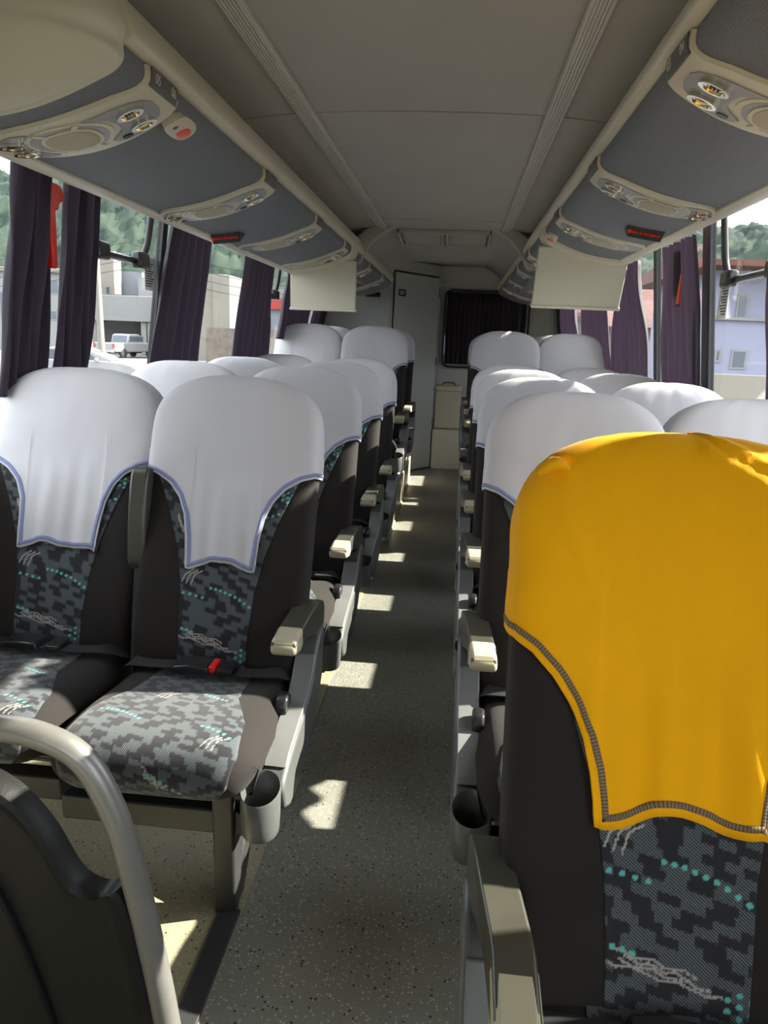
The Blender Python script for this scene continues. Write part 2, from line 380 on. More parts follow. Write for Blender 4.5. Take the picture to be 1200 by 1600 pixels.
for s in (-1, 1):
    b_ = MB(); x0, x1 = sorted((XC+s*.008, XC+s*.262)); hat(b_, x0, x1, 4.835, 5.205, .009)
    zf = lambda y: 1.99 - .035*(y-4.78)/.47
    b_.add([(X, Y, zf(Y)-q) for q in (-.004, .005) for X in (x0, x1) for Y in (4.835, 5.205)], [(0, 1, 3, 2), (4, 6, 7, 5), (0, 4, 5, 1), (2, 3, 7, 6), (0, 2, 6, 4), (1, 5, 7, 3)])
    shift(b_, hs.location).build('hatch', 'ceiling', hs, bevel=.002)
# rear wall
rw = MB(); rw.box(mx(1.12), 1.12, 8.6, 8.66, 0, 2.33)
struct(rw.build('wall_back', 'wallgrey', smooth=0))
rw = MB(); rw.box(-.235, .80, 8.575, 8.6, 1.88, 1.905); rw.box(-.235, .80, 8.58, 8.6, .98, 1.02)
struct(rw.build('trim_4', 'wallgrey', bevel=.004))
fr = MB()                                                        # rear window frame: rounded dark gasket
def rrect(x0, x1, z0, z1, r, n=6):
    o = []
    for cx, cz, a in ((x1-r, z1-r, 0), (x0+r, z1-r, PI/2), (x0+r, z0+r, PI), (x1-r, z0+r, 3*PI/2)):
        o += [(cx+r*math.cos(a+PI/2*i/n), cz+r*math.sin(a+PI/2*i/n)) for i in range(n+1)]
    return o
a_ = rrect(-.175, .74, 1.055, 1.875, .07); b2 = rrect(-.195, .76, 1.035, 1.895, .085)
fr.loft([[(p[0], 8.565, p[1]), (q[0], 8.565, q[1]), (q[0], 8.6, q[1]), (p[0], 8.6, p[1])] for p, q in zip(a_+a_[:1], b2+b2[:1])], caps=False)
struct(fr.build('window_rear_frame', 'black', smooth=40))
g = MB(); g.prism(a_, 'y', 8.588, 8.598); struct(g.build('window_rear', 'glass', smooth=0))
struct(MB().box(.62, .66, 8.50, 8.6, .21, 1.98).build('trim_5', 'black', bevel=.003))
# toilet cabin in the left rear corner
cab = MB(); P1, P2 = Vector((-.665, 7.12)), Vector((-.232, 7.80))
cab.prism([(mx(1.05), 7.12), (P1.x, P1.y), (P2.x, P2.y), (P2.x, 8.58), (mx(1.05), 8.58)], 'z', 0, 2.07)
struct(cab.build('wall_cabin', 'cabin', bevel=.02))
dr = (P2-P1).normalized(); nn = Vector((dr.y, -dr.x))
def cabpt(t, z, off): p = P1 + dr*t + nn*off; return (p.x, p.y, z)
W_ = (P2-P1).length
def cabbox(t0, t1, z0, z1, o0, o1):
    v = [cabpt(t, z, o) for t in (t0, t1) for o in (o0, o1) for z in (z0, z1)]
    return MB().add(v, [(0, 1, 3, 2), (4, 6, 7, 5), (0, 4, 5, 1), (2, 3, 7, 6), (0, 2, 6, 4), (1, 5, 7, 3)])
struct(cabbox(.035, W_-.02, .01, 1.955, -.004, .002).build('door_1_gasket', 'black', smooth=0))
d1 = struct(cabbox(.05, W_-.035, .02, 1.94, 0, .016).build('door_1', 'cabin', bevel=.006))
for z in (.5, 1.12, 1.8):
    cabbox(W_-.034, W_-.016, z-.04, z+.04, .004, .022).build('hinge', 'grey_l', d1, bevel=.003)
sp = tag(cabbox(.10, .21, 1.725, 1.785, .016, .02).build('door_sign', 'black', bevel=.002), 'small black notice plate on the grey rear cabin door', 'sign')
for i, z in enumerate((1.765, 1.745)):
    cabbox(.115, .195-.02*i, z-.005, z+.005, .02, .0208).build('lettering', 'ink', sp, smooth=0)
vt = tag(MB().box(-.90, -.76, 7.085, 7.13, 1.70, 1.745).build('recessed_handle', 'black', bevel=.008), 'black recessed grip on the dark wall under the end of the left rack', 'handle')
# step and cool box at the end of the aisle
struct(MB().box(-.228, .133, 7.76, 8.57, 0, .42).build('floor_step', 'wallgrey', bevel=.008))
cb = thing('cool_box', 'beige lidded cool box standing on the step at the aisle end', 'cool box', (-.085, 7.95, .42))
MB().prism(rrect(-.13, .13, .004, .40, .02), 'y', -.14, .14).build('body', 'cream2', cb, bevel=.01)
MB().prism(rrect(-.135, .135, .402, .452, .022), 'y', -.145, .145).build('lid', 'cream', cb, bevel=.008)
MB().tube(spline([(-.07, 0, .448), (-.055, 0, .475), (0, 0, .482), (.055, 0, .475), (.07, 0, .448)], 5), .008, 8).build('handle', 'grey_l', cb)

# ------------------------------------------------------------------ luggage racks
RP = [(-.632, 1.815), (-.632, 1.79), (-.648, 1.772), (-.69, 1.752), (-.75, 1.727), (-.82, 1.705), (-.90, 1.690), (-.985, 1.682)]
RS = spline(RP, 8); RL = [0]
for a, b in zip(RS[:-1], RS[1:]): RL.append(RL[-1]+(b-a).length)
LT = RL[-1]; RXa = np.array([p.x for p in RS]); RZa = np.array([p.y for p in RS]); RLa = np.array(RL)
def rc(side, s, off, y):
    s = min(max(s, 0), LT); x = float(np.interp(s, RLa, RXa)); z = float(np.interp(s, RLa, RZa))
    e = .012; xa, za = np.interp(max(s-e, 0), RLa, RXa), np.interp(max(s-e, 0), RLa, RZa); xb, zb = np.interp(min(s+e, LT), RLa, RXa), np.interp(min(s+e, LT), RLa, RZa)
    t = Vector((xb-xa, zb-za)).normalized(); n = Vector((-t.y, t.x))     # towards aisle / down
    if n.x < 0 and n.y > 0: n = -n
    x += n.x*off; z += n.y*off
    return (x if side < 0 else mx(x), y, z)
def patch(mb, side, yc, sc, outl, o0, o1, rings=5, dome=0, hole=0):
    """pad with a star-shaped outline [(dy, ds)] riding on the rack's curve"""
    n = len(outl); R = []
    R.append([rc(side, sc+q[1], o0, yc+q[0]) for q in outl])
    for j in range(rings+1):
        f = 1 - (1-hole)*j/rings
        if j == rings and not hole: f = .02
        R.append([rc(side, sc+q[1]*f, o1+dome*(1-f*f), yc+q[0]*f) for q in outl])
    if hole: R.append([rc(side, sc+q[1]*hole, o0, yc+q[0]*hole) for q in outl])
    mb.loft(R, True, not hole); return mb
def ell(a, b, n=24, rot=0, e=1):
    o = []
    for k in range(n):
        t = 2*PI*k/n; y = a*math.copysign(abs(math.cos(t))**e, math.cos(t)); s = b*math.copysign(abs(math.sin(t))**e, math.sin(t))
        o.append((y*math.cos(rot)-s*math.sin(rot), y*math.sin(rot)+s*math.cos(rot)))
    return o
def service_panel(rack, side, yc, detail, nums=None):
    hs, hy = [0, .03, .06, .10, .15, .20, .25, .30, .34, .37, .39, .396], [.078, .079, .086, .098, .105, .108, .108, .104, .095, .078, .05, .015]
    hw = lambda s: float(np.interp(s, hs, hy))
    p = MB(); rows = []
    for i in range(37):
        s = .003 + .392*i/36; h = hw(s)
        rows.append([rc(side, s, .0003, yc-h)] + [rc(side, s, .0075, yc+h*u) for u in (-.97, -.9, -.6, -.3, 0, .3, .6, .9, .97)] + [rc(side, s, .0003, yc+h)])
    p.grid(rows); po = p.build('service_panel', 'cream', rack, smooth=50)
    def pad(name, m, dy, sc, outl, o0, o1, rings=4, dome=0, hole=0, par=None, sm=40):
        b = MB(); patch(b, side, yc+dy, sc, outl, o0, o1, rings, dome, hole); return b.build(name, m, par or po, smooth=sm)
    pad('seat_number_plate', 'plate', 0, .018, [(.066*u, .0145*v) for u, v in ((1, 1), (0, 1), (-1, 1), (-1, 0), (-1, -1), (0, -1), (1, -1), (1, 0))], .004, .0115, 2, sm=30)
    SC_ = .238
    # pale ring and crescents round the speaker
    pad('ring_moulding', 'cream', 0, .243, ell(.082, .092, 36), .006, .0105)
    pad('crescent_recess', 'console', 0, .243, ell(.072, .080, 36), .010, .0112)
    pad('bezel', 'cream', 0, SC_, ell(.060, .060, 36, e=.9), .010, .0135)
    for a in (.5, 2.6, 3.7, 5.8):
        d = (math.cos(a), math.sin(a)); t = (-d[1], d[0]); m = MB()
        q = [(d[0]*.055+t[0]*.006, d[1]*.055+t[1]*.006), (d[0]*.055-t[0]*.006, d[1]*.055-t[1]*.006), (d[0]*.082-t[0]*.006, d[1]*.088-t[1]*.006), (d[0]*.082+t[0]*.006, d[1]*.088+t[1]*.006)]
        c = (sum(v[0] for v in q)/4, sum(v[1] for v in q)/4)
        if detail: pad('bridge', 'cream', c[0], .243+c[1], [(v[0]-c[0], v[1]-c[1]) for v in q], .010, .0132, 1)
    pad('speaker_grille', 'speaker', 0, SC_, ell(.051, .051, 32, e=.85), .0125, .0150, 5, dome=.002, sm=60)
    # grey lamp consoles near the aisle and near the window
    c1 = [(-.070, .185), (-.0705, .150), (-.069, .115), (-.062, .085), (-.045, .060), (-.018, .050), (.022, .050), (.048, .058), (.066, .075), (.082, .100), (.093, .122), (.096, .150), (.090, .172), (.075, .180), (.06, .160), (.035, .143), (.0, .139), (-.035, .146), (-.055, .163)]
    pad('lamp_console', 'console', 0, .105, [(y*.93, s-.105) for y, s in c1], .005, .0100)
    c2 = [(-.07, .300), (-.045, .325), (0, .340), (.045, .330), (.072, .305), (.078, .335), (.062, .365), (.03, .382), (-.02, .386), (-.055, .365), (-.072, .335)]
    pad('lamp_console', 'console', 0, .358, [(y, s-.358) for y, s in c2], .005, .0100)
    for dy, ds in ((-.024, .099), (.046, .100), (-.026, .356), (.030, .357)):
        if not detail and ds > .3: continue
        ro = pad('reading_lamp', 'chrome', dy, ds, ell(.0195, .0295, 22), .0085, .0170, 3, hole=.74, sm=60)
        pad('lens', 'amber', dy, ds, ell(.0148, .0225, 16), .0085, .0125, 3, dome=.003, par=ro, sm=60)
        if detail and dy < 0:
            for e in (-.007, 0, .007): pad('air_vent', 'black', dy-.004, ds+e, ell(.006, .0024, 8), .0125, .0172, 1, par=ro, sm=60)
    pad('jack_socket', 'plate' if side > 0 else 'black', .070, .148, ell(.0075, .012, 14), .0085, .0125, 2, sm=60)
    if nums:
        for tx, dy in nums:
            o_ = rc(side, .018, .0118, yc+dy)
            ya = Vector(rc(side, .008, .0118, yc))-Vector(rc(side, .028, .0118, yc))
            text_obj('seat_number', tx, .026, 'ink', po, frame(o_, (0, 1, 0) if side < 0 else (0, -1, 0), ya))
    return po
def rack(side, name_label, ya, yb, panels, screen_y):
    r = thing('luggage_rack', name_label, 'luggage rack')
    edges = [ya] + [p for p, _ in panels] + [yb]
    ss = [LT*i/26 for i in range(27)]
    for a, b in zip(edges[:-1], edges[1:]):
        m = MB(); n = max(2, int((b-a)/.12))
        ys = [a+.003+(b-a-.006)*i/n for i in range(n+1)]
        m.grid([[rc(side, s, .0, y) for s in ss] for y in ys]); m.uv = [(s, y) for y in ys for s in ss]
        m.build('underside_panel', 'rack', r, smooth=60)
    sx = (lambda x: x) if side < 0 else mx
    tprof = spline([(-.635, 1.815), (-.622, 1.818), (-.611, 1.829), (-.613, 1.848), (-.628, 1.88), (-.652, 1.912), (-.70, 1.935), (-.76, 1.945)], 5)
    tp = [(sx(p.x), p.y) for p in tprof] + [(sx(-.76), 1.95), (sx(-.66), 1.84)]
    m = MB(); m.prism(tp, 'y', ya, yb); m.build('edge_trim', 'cream', r, smooth=40)
    lp = [(sx(a), b) for a, b in ((-.972, 1.688), (-.974, 1.678), (-.985, 1.671), (-1.005, 1.668), (-1.018, 1.672), (-1.022, 1.685), (-1.01, 1.695))]
    m = MB(); m.prism(lp, 'y', ya, yb); m.build('window_edge_trim', 'cream', r, smooth=40)
    m = MB(); m.prism([(sx(-1.00), 1.69), (sx(-1.21), 1.845), (sx(-1.21), 1.865), (sx(-1.00), 1.715)], 'y', ya, yb); m.build('outer_shell', 'cream', r, smooth=30)
    for yy, sg in ((ya, -1), (yb, 1)):                            # end caps
        prof = [(-.631, 1.81), (-.631, 1.79), (-.648, 1.771), (-.69, 1.751), (-.75, 1.726), (-.82, 1.704), (-.90, 1.689), (-.985, 1.680), (-1.06, 1.735), (-1.18, 1.84), (-1.18, 1.92), (-1.0, 1.945), (-.80, 1.94), (-.70, 1.93), (-.650, 1.908), (-.634, 1.88), (-.622, 1.84)]
        pr = [Vector((p.x, p.y)) for p in spline(prof+prof[:1], 4)[:-1]]; c = Vector((-.86, 1.83)); R = []
        for f, d in ((1, -.004), (1.0, .010), (.99, .012), (.992, .017), (.985, .03), (.95, .060), (.86, .092), (.6, .118), (.3, .128), (.05, .130)):
            R.append([(sx((c+(p-c)*f).x), yy+sg*d, (c+(p-c)*f).y) for p in pr])
        m = MB(); m.loft(R); m.build('end_cap', 'cream2', r, smooth=60)
    for y, num in panels:
        service_panel(r, side, y, y < 3.0, num)
    return r
NUM_L = [('05', -.04), ('06', .04)]; NUM_R = [('04', -.04), ('03', .04)]
LR = rack(-1, 'left overhead luggage rack with rounded beige front end above the dark curtains', 1.412, 6.75,
     [(1.585, NUM_L), (2.455, None), (3.30, None), (4.10, None), (5.2, None), (6.05, None)], 4.4)
RR = rack(1, 'right overhead luggage rack running out of view above the camera, no end visible', -.6, 7.8,
     [(-.22, None), (.64, None), (1.50, NUM_R), (2.36, None), (3.18, None), (4.5, None), (5.35, None), (6.2, None), (7.05, None)], 3.7)
def call_button(side, yc, rackobj):
    m = MB(); patch(m, side, yc, .058, [(a*1.0, b*1.0) for a, b in ell(.055, .026, 20, e=.7)], .0, .016, 4); o = m.build('call_button_box', 'cream', rackobj, smooth=40)
    m = MB(); patch(m, side, yc+.022, .060, ell(.021, .015, 20), .015, .0185, 3, dome=.002); m.build('call_button', 'redglow', o, smooth=60)
    m = MB(); patch(m, side, yc-.025, .060, ell(.006, .006, 12), .015, .0172, 2); m.build('indicator', 'plate', o, smooth=60)
call_button(-1, 1.735, LR); call_button(1, 3.55, RR)
RR.location.z = .033
# illuminated exit signs on the rack's window edge
def exit_sign(side, yc, s0, s1, label):
    n = 8; h = .040; F_, B_, F2 = [], [], []
    for i in range(n+1):
        s = s0+(s1-s0)*i/n; t = Vector(rc(side, s, 0, yc)); F_.append(t+Vector((0, 0, .004)))
    a, c = F_[0], F_[-1]; dx = (c-a).normalized(); dn = dx.cross(Vector((0, 1, 0))).normalized()
    if dn.z > 0: dn = -dn
    def lowpt(i, k): f = i/n; e = .06 + .88*f; return a.lerp(c, e)+dn*k
    front = F_ + [lowpt(i, h)+Vector((0, .012, 0)) for i in range(n, -1, -1)]
    back = [Vector(rc(side, s0+(s1-s0)*i/n, 0, yc+.07))+Vector((0, 0, .004)) for i in range(n+1)] + [lowpt(i, h*.55)+Vector((0, .06, 0)) for i in range(n, -1, -1)]
    m = MB(); m.loft([front, back]); o = tag(m.build('exit_sign', 'blackpl', bevel=.002), label, 'exit sign')
    cc = (a+c)/2 + dn*h*.56 + Vector((0, .004, 0)); xa = dx if dx.x > 0 else -dx
    text_obj('lettering', 'Sa\u00edda de Emerg\u00eancia', abs(s1-s0)*.098, 'exitred', o, frame(cc, xa, -dn), ext=.001)
    if side > 0: o.location.z = .033
    m = MB(); c2 = cc - xa*abs(s1-s0)*.43; m.box(c2.x-.004, c2.x+.004, c2.y-.002, c2.y+.001, c2.z-.0055, c2.z+.0055); m.build('pictogram', 'exitred', o, smooth=0)
    return o
exit_sign(-1, 2.90, .272, .394, 'black exit sign with red lettering under the left rack')
exit_sign(1, 2.76, .238, .368, 'black exit sign with red lettering under the right rack')
# fold-down monitors seen from the back
def monitor(x0, x1, ztop, zbot, y0, y1, label):
    r = thing('fold_down_monitor', label, 'monitor', ((x0+x1)/2, y0, ztop), 'fold down monitors')
    ox, oy, oz = r.location; h = ztop-zbot
    L_ = math.hypot(h, y1-y0); a = math.atan2(y1-y0, h)
    m = MB(); m.prism(rrect(-(x1-x0)/2, (x1-x0)/2, -L_, 0, .012), 'y', 0, .028)
    R_ = Matrix.Rotation(a, 3, 'X'); m.v = [tuple(R_ @ Vector(p)) for p in m.v]
    m.build('shell', 'screen', r, bevel=.006)
    m = MB(); m.prism(rrect(-(x1-x0)/2-.004, (x1-x0)/2+.004, -L_-.002, -L_+.014, .004), 'y', -.006, .034); m.v = [tuple(R_ @ Vector(p)) for p in m.v]
    m.build('rim', 'cream2', r, bevel=.004)
    m = MB()
    cx = (x0+x1)/2
    sd = -1 if cx < XC else 1
    rows = []
    for s in [LT*i/20 for i in range(21)]:
        rows.append([rc(sd, s, -.002, y0-.10), rc(sd, s, .012, y0-.095), rc(sd, s, .016, y0+.02), rc(sd, s, .012, y0+.08), rc(sd, s, -.002, y0+.085)])
    m.grid(rows); shift(m, Vector(r.location)-Vector((0, 0, .033 if sd > 0 else 0))).build('mounting_band', 'cream', r, smooth=50)
    return r
monitor(-1.00, -.615, 1.75, 1.468, 4.38, 4.40, 'beige fold-down monitor hanging from the left rack')
monitor(.345, .77, 1.775, 1.505, 3.72, 3.86, 'beige fold-down monitor hanging from the right rack')
# ------------------------------------------------------------------ seats
SPY = spline([(-.185, .375), (-.135, .50), (-.045, .72), (.03, .92), (.068, 1.05), (.092, 1.12), (.105, 1.19)], 10)
SZ = np.array([p.y for p in SPY]); SY = np.array([p.x for p in SPY])
ZR, ZTOP = 1.02, 1.192
def thick(z): return float(np.interp(z, [.375, .41, .5, .72, .92, 1.02, 1.10], [.07, .10, .125, .13, .135, .15, .15]))
E_ = .42
PH = []                                                          # loop angles, front centre first, going to +x
def unit(phi, w, T):
    c, s = math.cos(phi), math.sin(phi)
    return w*math.copysign(abs(c)**E_, c), T/2*math.copysign(abs(s)**E_, s)
# arclength table of the nominal loop: A = 0 at the middle of the front, + to the right side
_t = np.linspace(0, 1, 1200); _ph = np.concatenate([PI/2-(PI/2)*_t**2.4, (-(PI/2)*(1-(1-_t)**2.4))[1:]]); _pts = np.array([unit(p, .2375, .14) for p in _ph])
_A = np.concatenate([[0], np.cumsum(np.hypot(*np.diff(_pts, axis=0).T))]); AMAX = float(_A[-1])
def phiA(A):
    p = float(np.interp(abs(A), _A, _ph)); return p if A >= 0 else PI-p
def bolster(x, z):
    k = min(1, abs(x)/.2375)
    lo = float(np.interp(z, [.38, .45, .70, .95, 1.05], [.012, .034, .034, .014, .0]))
    return lo*k**2.4 - float(np.interp(z, [.5, .95, 1.05, 1.15], [.0, .0, .006, 0]))*(1-k)
def back(A, z, off=0.0):
    """point of the backrest surface: A along the loop, z height on the spine, off outward"""
    t = max(0, min(1, (z-ZR)/(ZTOP-ZR))); sc = (max(0, 1-t**2.7))**(1/2.7); st = (max(0, 1-t**3.2))**(1/3.2)
    T = thick(z)*st; phi = phiA(A); w0 = .2375
    w = w0*sc*(1-.03*float(np.interp(z, [.38, .6], [1, 0])))
    x, d = unit(phi, w+off*sc**.5, T+2*off*st**.5)
    if d > 0: d += bolster(x*w0/max(w, .02), z)*min(1, d/(T/2+1e-6))
    y = float(np.interp(z, SZ, SY)); ty = (float(np.interp(z+.02, SZ, SY))-float(np.interp(z-.02, SZ, SY))); tz = float(np.clip(z+.02, SZ[0], SZ[-1])-np.clip(z-.02, SZ[0], SZ[-1]))
    l = math.hypot(ty, tz); ty /= l; tz /= l
    top = off*t**4
    return Vector((x, y - tz*d, z + ty*d + top))
def zlev(z0, n1=10, n2=13):
    lo = [z0+(ZR-z0)*i/n1 for i in range(n1)] if z0 < ZR else []
    return lo + [ZR+(ZTOP-ZR)*math.sin(PI/2*i/n2)*.9995 for i in range(n2+1)]
def loopA(n=64):
    return [(-1+2*i/n)*AMAX for i in range(n)]
def build_backrest(parent):
    m = MB(); m.loft([[back(a, z) for a in loopA(72)] for z in zlev(.376, 22, 10)])
    o = m.build('backrest', 'bolster', parent, smooth=60)
    # welts where the insert meets the side bolsters
    return o
INS = [(.36, .096), (.50, .097), (.60, .102), (.70, .120), (.80, .155), (.88, .19), (.93, .212)]
def seg_d(px, py, a, b):
    ax, ay = a; bx, by = b; t = np.clip(((px-ax)*(bx-ax)+(py-ay)*(by-ay))/((bx-ax)**2+(by-ay)**2+1e-12), 0, 1)
    return np.hypot(px-ax-t*(bx-ax), py-ay-t*(by-ay))
def pattern(X, S, seed, motifs):
    """weave pattern painted per vertex: R darker blocks, G teal dots, B pale scribbles"""
    rng = np.random.RandomState(seed); n = len(X); out = np.zeros((n, 4), dtype=np.float32); out[:, 3] = 1
    sl = S + .22*X                                               # rows run slightly downhill
    rowh = .0125; r = np.floor(sl/rowh).astype(int)
    blk = np.zeros(n)
    for k in np.unique(r):
        sel = r == k; x = -.4
        xs_ = X[sel]; b = np.zeros(sel.sum())
        while x < .4:
            x += rng.uniform(.018, .042); e = x+rng.uniform(.024, .042)
            if rng.rand() < .88: b[(xs_ > x) & (xs_ < e)] = 1
            x = e
        blk[sel] = b
    out[:, 0] = blk
    jit = (np.sin(X*4100+S*2900)+np.sin(X*1700-S*5300+1))*.25
    for kind, q in motifs:
        if kind == 'd':
            for cx, cy in q: out[:, 1] = np.maximum(out[:, 1], ((((X-cx)/1.15)**2+(S-cy)**2) < .0036**2).astype(float))
        else:
            for a, b in zip(q[:-1], q[1:]):
                out[:, 2] = np.maximum(out[:, 2], (seg_d(X, S, a, b) < .0015*(1+jit)).astype(float))
    out[:, 0] *= (1-np.maximum(out[:, 1], out[:, 2]))
    return out
def flower(cx, cy, r=.014):
    return ('d', [(cx, cy)] + [(cx+r*1.25*math.cos(PI/6+PI/3*k), cy+r*math.sin(PI/6+PI/3*k)) for k in range(6)])
def arcdots(x0, y0, x1, y1, n, sag): return ('d', [(x0+(x1-x0)*i/(n-1), y0+(y1-y0)*i/(n-1)+sag*4*i/(n-1)*(1-i/(n-1))) for i in range(n)])
def scrib(x0, y0, x1, y1, k, gap=.006):
    o = []
    for j in range(k):
        f0, f1 = random.uniform(0, .25), random.uniform(.55, 1); pts = []
        for i in range(9):
            f = f0+(f1-f0)*i/8; pts.append((x0+(x1-x0)*f, y0+(y1-y0)*f - gap*j + .003*math.sin(i*2.1+j)))
        o.append(('s', pts))
    return o
def claws(cx, cy, s=1):
    return [('s', [(cx+s*(.012*j+.028), cy+.006-.002*j), (cx+s*(.012*j+.008), cy-.008), (cx+s*.012*j, cy-.026-.004*j)]) for j in range(3)]
MOT_BACK = [arcdots(-.02, .615, .105, .565, 10, .010), flower(.082, .455), arcdots(-.115, .513, -.060, .505, 5, .002), arcdots(-.11, .60, -.04, .59, 5, .002)] \
    + scrib(-.105, .512, .105, .468, 4, .0055) + claws(-.10, .655) \
    + [arcdots(-.21, .905, -.10, .875, 8, .006), flower(.17, .86, .012), arcdots(.10, .80, .15, .815, 4, 0)] + scrib(-.13, .80, -.10, .74, 2) + scrib(.12, .93, .2, .90, 3) + scrib(-.2, .93, -.12, .90, 2) + scrib(-.06, .70, .1, .69, 3)
def build_insert(parent, seed):
    nx, nz = 104, 250; rows = []; XY = []; UV = []
    for j in range(nz+1):
        z = .40+(.955-.40)*j/nz; h = float(np.interp(z, [a for a, _ in INS], [b for _, b in INS]))
        row = []
        for i in range(nx+1):
            A = h*(2*i/nx-1); row.append(back(A, z, .0022 if 0 < i < nx and 0 < j < nz else -.001)); XY.append((A, z)); UV.append((A, z))
        rows.append(row)
    m = MB(); m.grid(rows); m.uv = UV
    o = m.build('fabric_insert', 'fabric', parent, smooth=180, fix=False)
    XY = np.array(XY); ca = o.data.color_attributes.new('pattern', 'FLOAT_COLOR', 'POINT'); ca.data.foreach_set('color', pattern(XY[:, 0], XY[:, 1], seed, MOT_BACK).ravel())
    return o
HEM_W = [(0, .674), (.03, .678), (.06, .672), (.094, .662), (.0965, .70), (.100, .745), (.110, .80), (.130, .845), (.160, .880), (.20, .905), (.24, .918), (.30, .925), (AMAX, .925)]
HEM_Y = [(0, .668), (.03, .668), (.06, .660), (.112, .652), (.115, .685), (.120, .72), (.131, .76), (.150, .80), (.176, .838), (.208, .868), (.24, .886), (.30, .897), (AMAX, .90)]
HEM_V = [(0, .680), (.03, .683), (.06, .677), (.106, .668), (.109, .705), (.113, .75), (.122, .805), (.140, .852), (.166, .884), (.20, .905), (.24, .918), (.30, .925), (AMAX, .925)]
def build_cover(parent, m_cloth, m_hem, HEM, seed, name='headrest_cover', hemname='hem_band', pinch=False):
    ha = [a for a, _ in HEM]; hz = [z for _, z in HEM]; ph = seed*1.7
    hem = lambda A: float(np.interp(abs(A), ha, hz)) + (.006*math.sin(A*42+ph) if abs(A) < ha[3] else 0)
    fw = ha[3]
    def surf(A, z, ex=0):
        d = max(0, .94-z)                                        # the flap hangs a little free and folds
        fr = max(0, 1-abs(A)/(fw*1.35))
        o = .006 + ex + (.004+.004*math.sin(A*55+ph) + .003*math.sin(A*120+2*ph))*min(1, d/.2)*(1 if fr > 0 else 0)*min(1, fr*3)
        if abs(A) > fw*1.0 and z < .98: o += .001
        nz = noise.noise(Vector((A*9, z*9, seed*3.1)))*.0035*min(1, max(0, (1.15-z)*8)) + noise.noise(Vector((A*22, z*14, seed*5.7)))*.0016
        if m_cloth == 'yellow':
            for a0, z0, a1, z1, am, wd in ((.04, 1.17, .22, 1.04, .006, .012), (.08, 1.185, .24, 1.10, .005, .010), (-.19, 1.12, -.12, .95, .003, .010), (-.10, .80, -.02, .92, .003, .012), (.09, .72, .04, .92, .003, .014)):
                dd = float(seg_d(A, z, (a0, z0), (a1, z1))); nz += am*math.exp(-(dd/wd)**2)
        p = back(A, z, o+nz)
        # pulled taut from the shoulders towards the flap
        return p
    cols = []
    for a, b, n in ((0, fw, 10), (fw, ha[6], 14), (ha[6], .24, 14), (.24, AMAX, 22)):
        cols += [a+(b-a)*i/n for i in range(n)]
    cols = [-a for a in reversed(cols[1:])] + cols + [AMAX]
    cols = [-AMAX] + cols
    rows = []
    N1, N2 = 24, 14
    for j in range(N1+N2+1):
        row = []
        for A in cols:
            h = hem(A)
            if j <= N1: z = h+(ZR-h)*j/N1
            else: z = ZR+(ZTOP-ZR)*math.sin(PI/2*(j-N1)/N2)*.9995
            row.append(surf(A, z))
        rows.append(row)
    m = MB(); m.grid(rows)
    o = m.build(name, m_cloth, parent, smooth=180, solid=.0025)
    # hem band: follows the edge, a little inside it
    pts = []
    for a, b, n in ((0, fw, 14), (fw, ha[6], 22), (ha[6], .24, 18), (.24, AMAX, 16)):
        pts += [a+(b-a)*i/n for i in range(n)]
    pts = [-a for a in reversed(pts[1:])] + pts
    P2 = [Vector((A, hem(A))) for A in pts]
    # even spacing along the curve
    cum = [0]
    for a, b in zip(P2[:-1], P2[1:]): cum.append(cum[-1]+(b-a).length)
    tt = np.linspace(0, cum[-1], 240); P2 = [Vector((float(np.interp(t, cum, [p.x for p in P2])), float(np.interp(t, cum, [p.y for p in P2])))) for t in tt]
    w0, w1 = (.006, .0155) if m_hem == 'hem' else (.0105, .019)
    b = MB(); R0 = []; R1 = []
    for i, p in enumerate(P2):
        t = (P2[min(i+2, len(P2)-1)]-P2[max(i-2, 0)]).normalized(); n = Vector((-t.y, t.x))
        q0 = p+n*w0; q1 = p+n*w1
        if abs(q0.x) > AMAX or abs(q1.x) > AMAX: continue
        R0.append(surf(q0.x, q0.y, .0013)); R1.append(surf(q1.x, q1.y, .0013))
    b.grid([R0, R1]); nR = len(R0); b.uv = [(cum[-1]*i/nR, 0) for i in range(nR)] + [(cum[-1]*i/nR, .01) for i in range(nR)]; b.build(hemname, m_hem, o, smooth=180, solid=.0008)
    return o
def corner_pinch(o, m, sx):
    """gathered cloth tuft at a top corner"""
    b = MB()
    c = back(sx*.205, 1.105, .006)
    P = [c+Vector((sx*(.018-.05*i/7), -.004+.012*i/7, .002+.026*math.sin(PI*(i+1)/9))) for i in range(8)]
    b.tube(P, [.004, .009, .012, .013, .012, .009, .006, .002], 10, flat=.8)
    return b.build('gathered_corner', m, o, smooth=180)
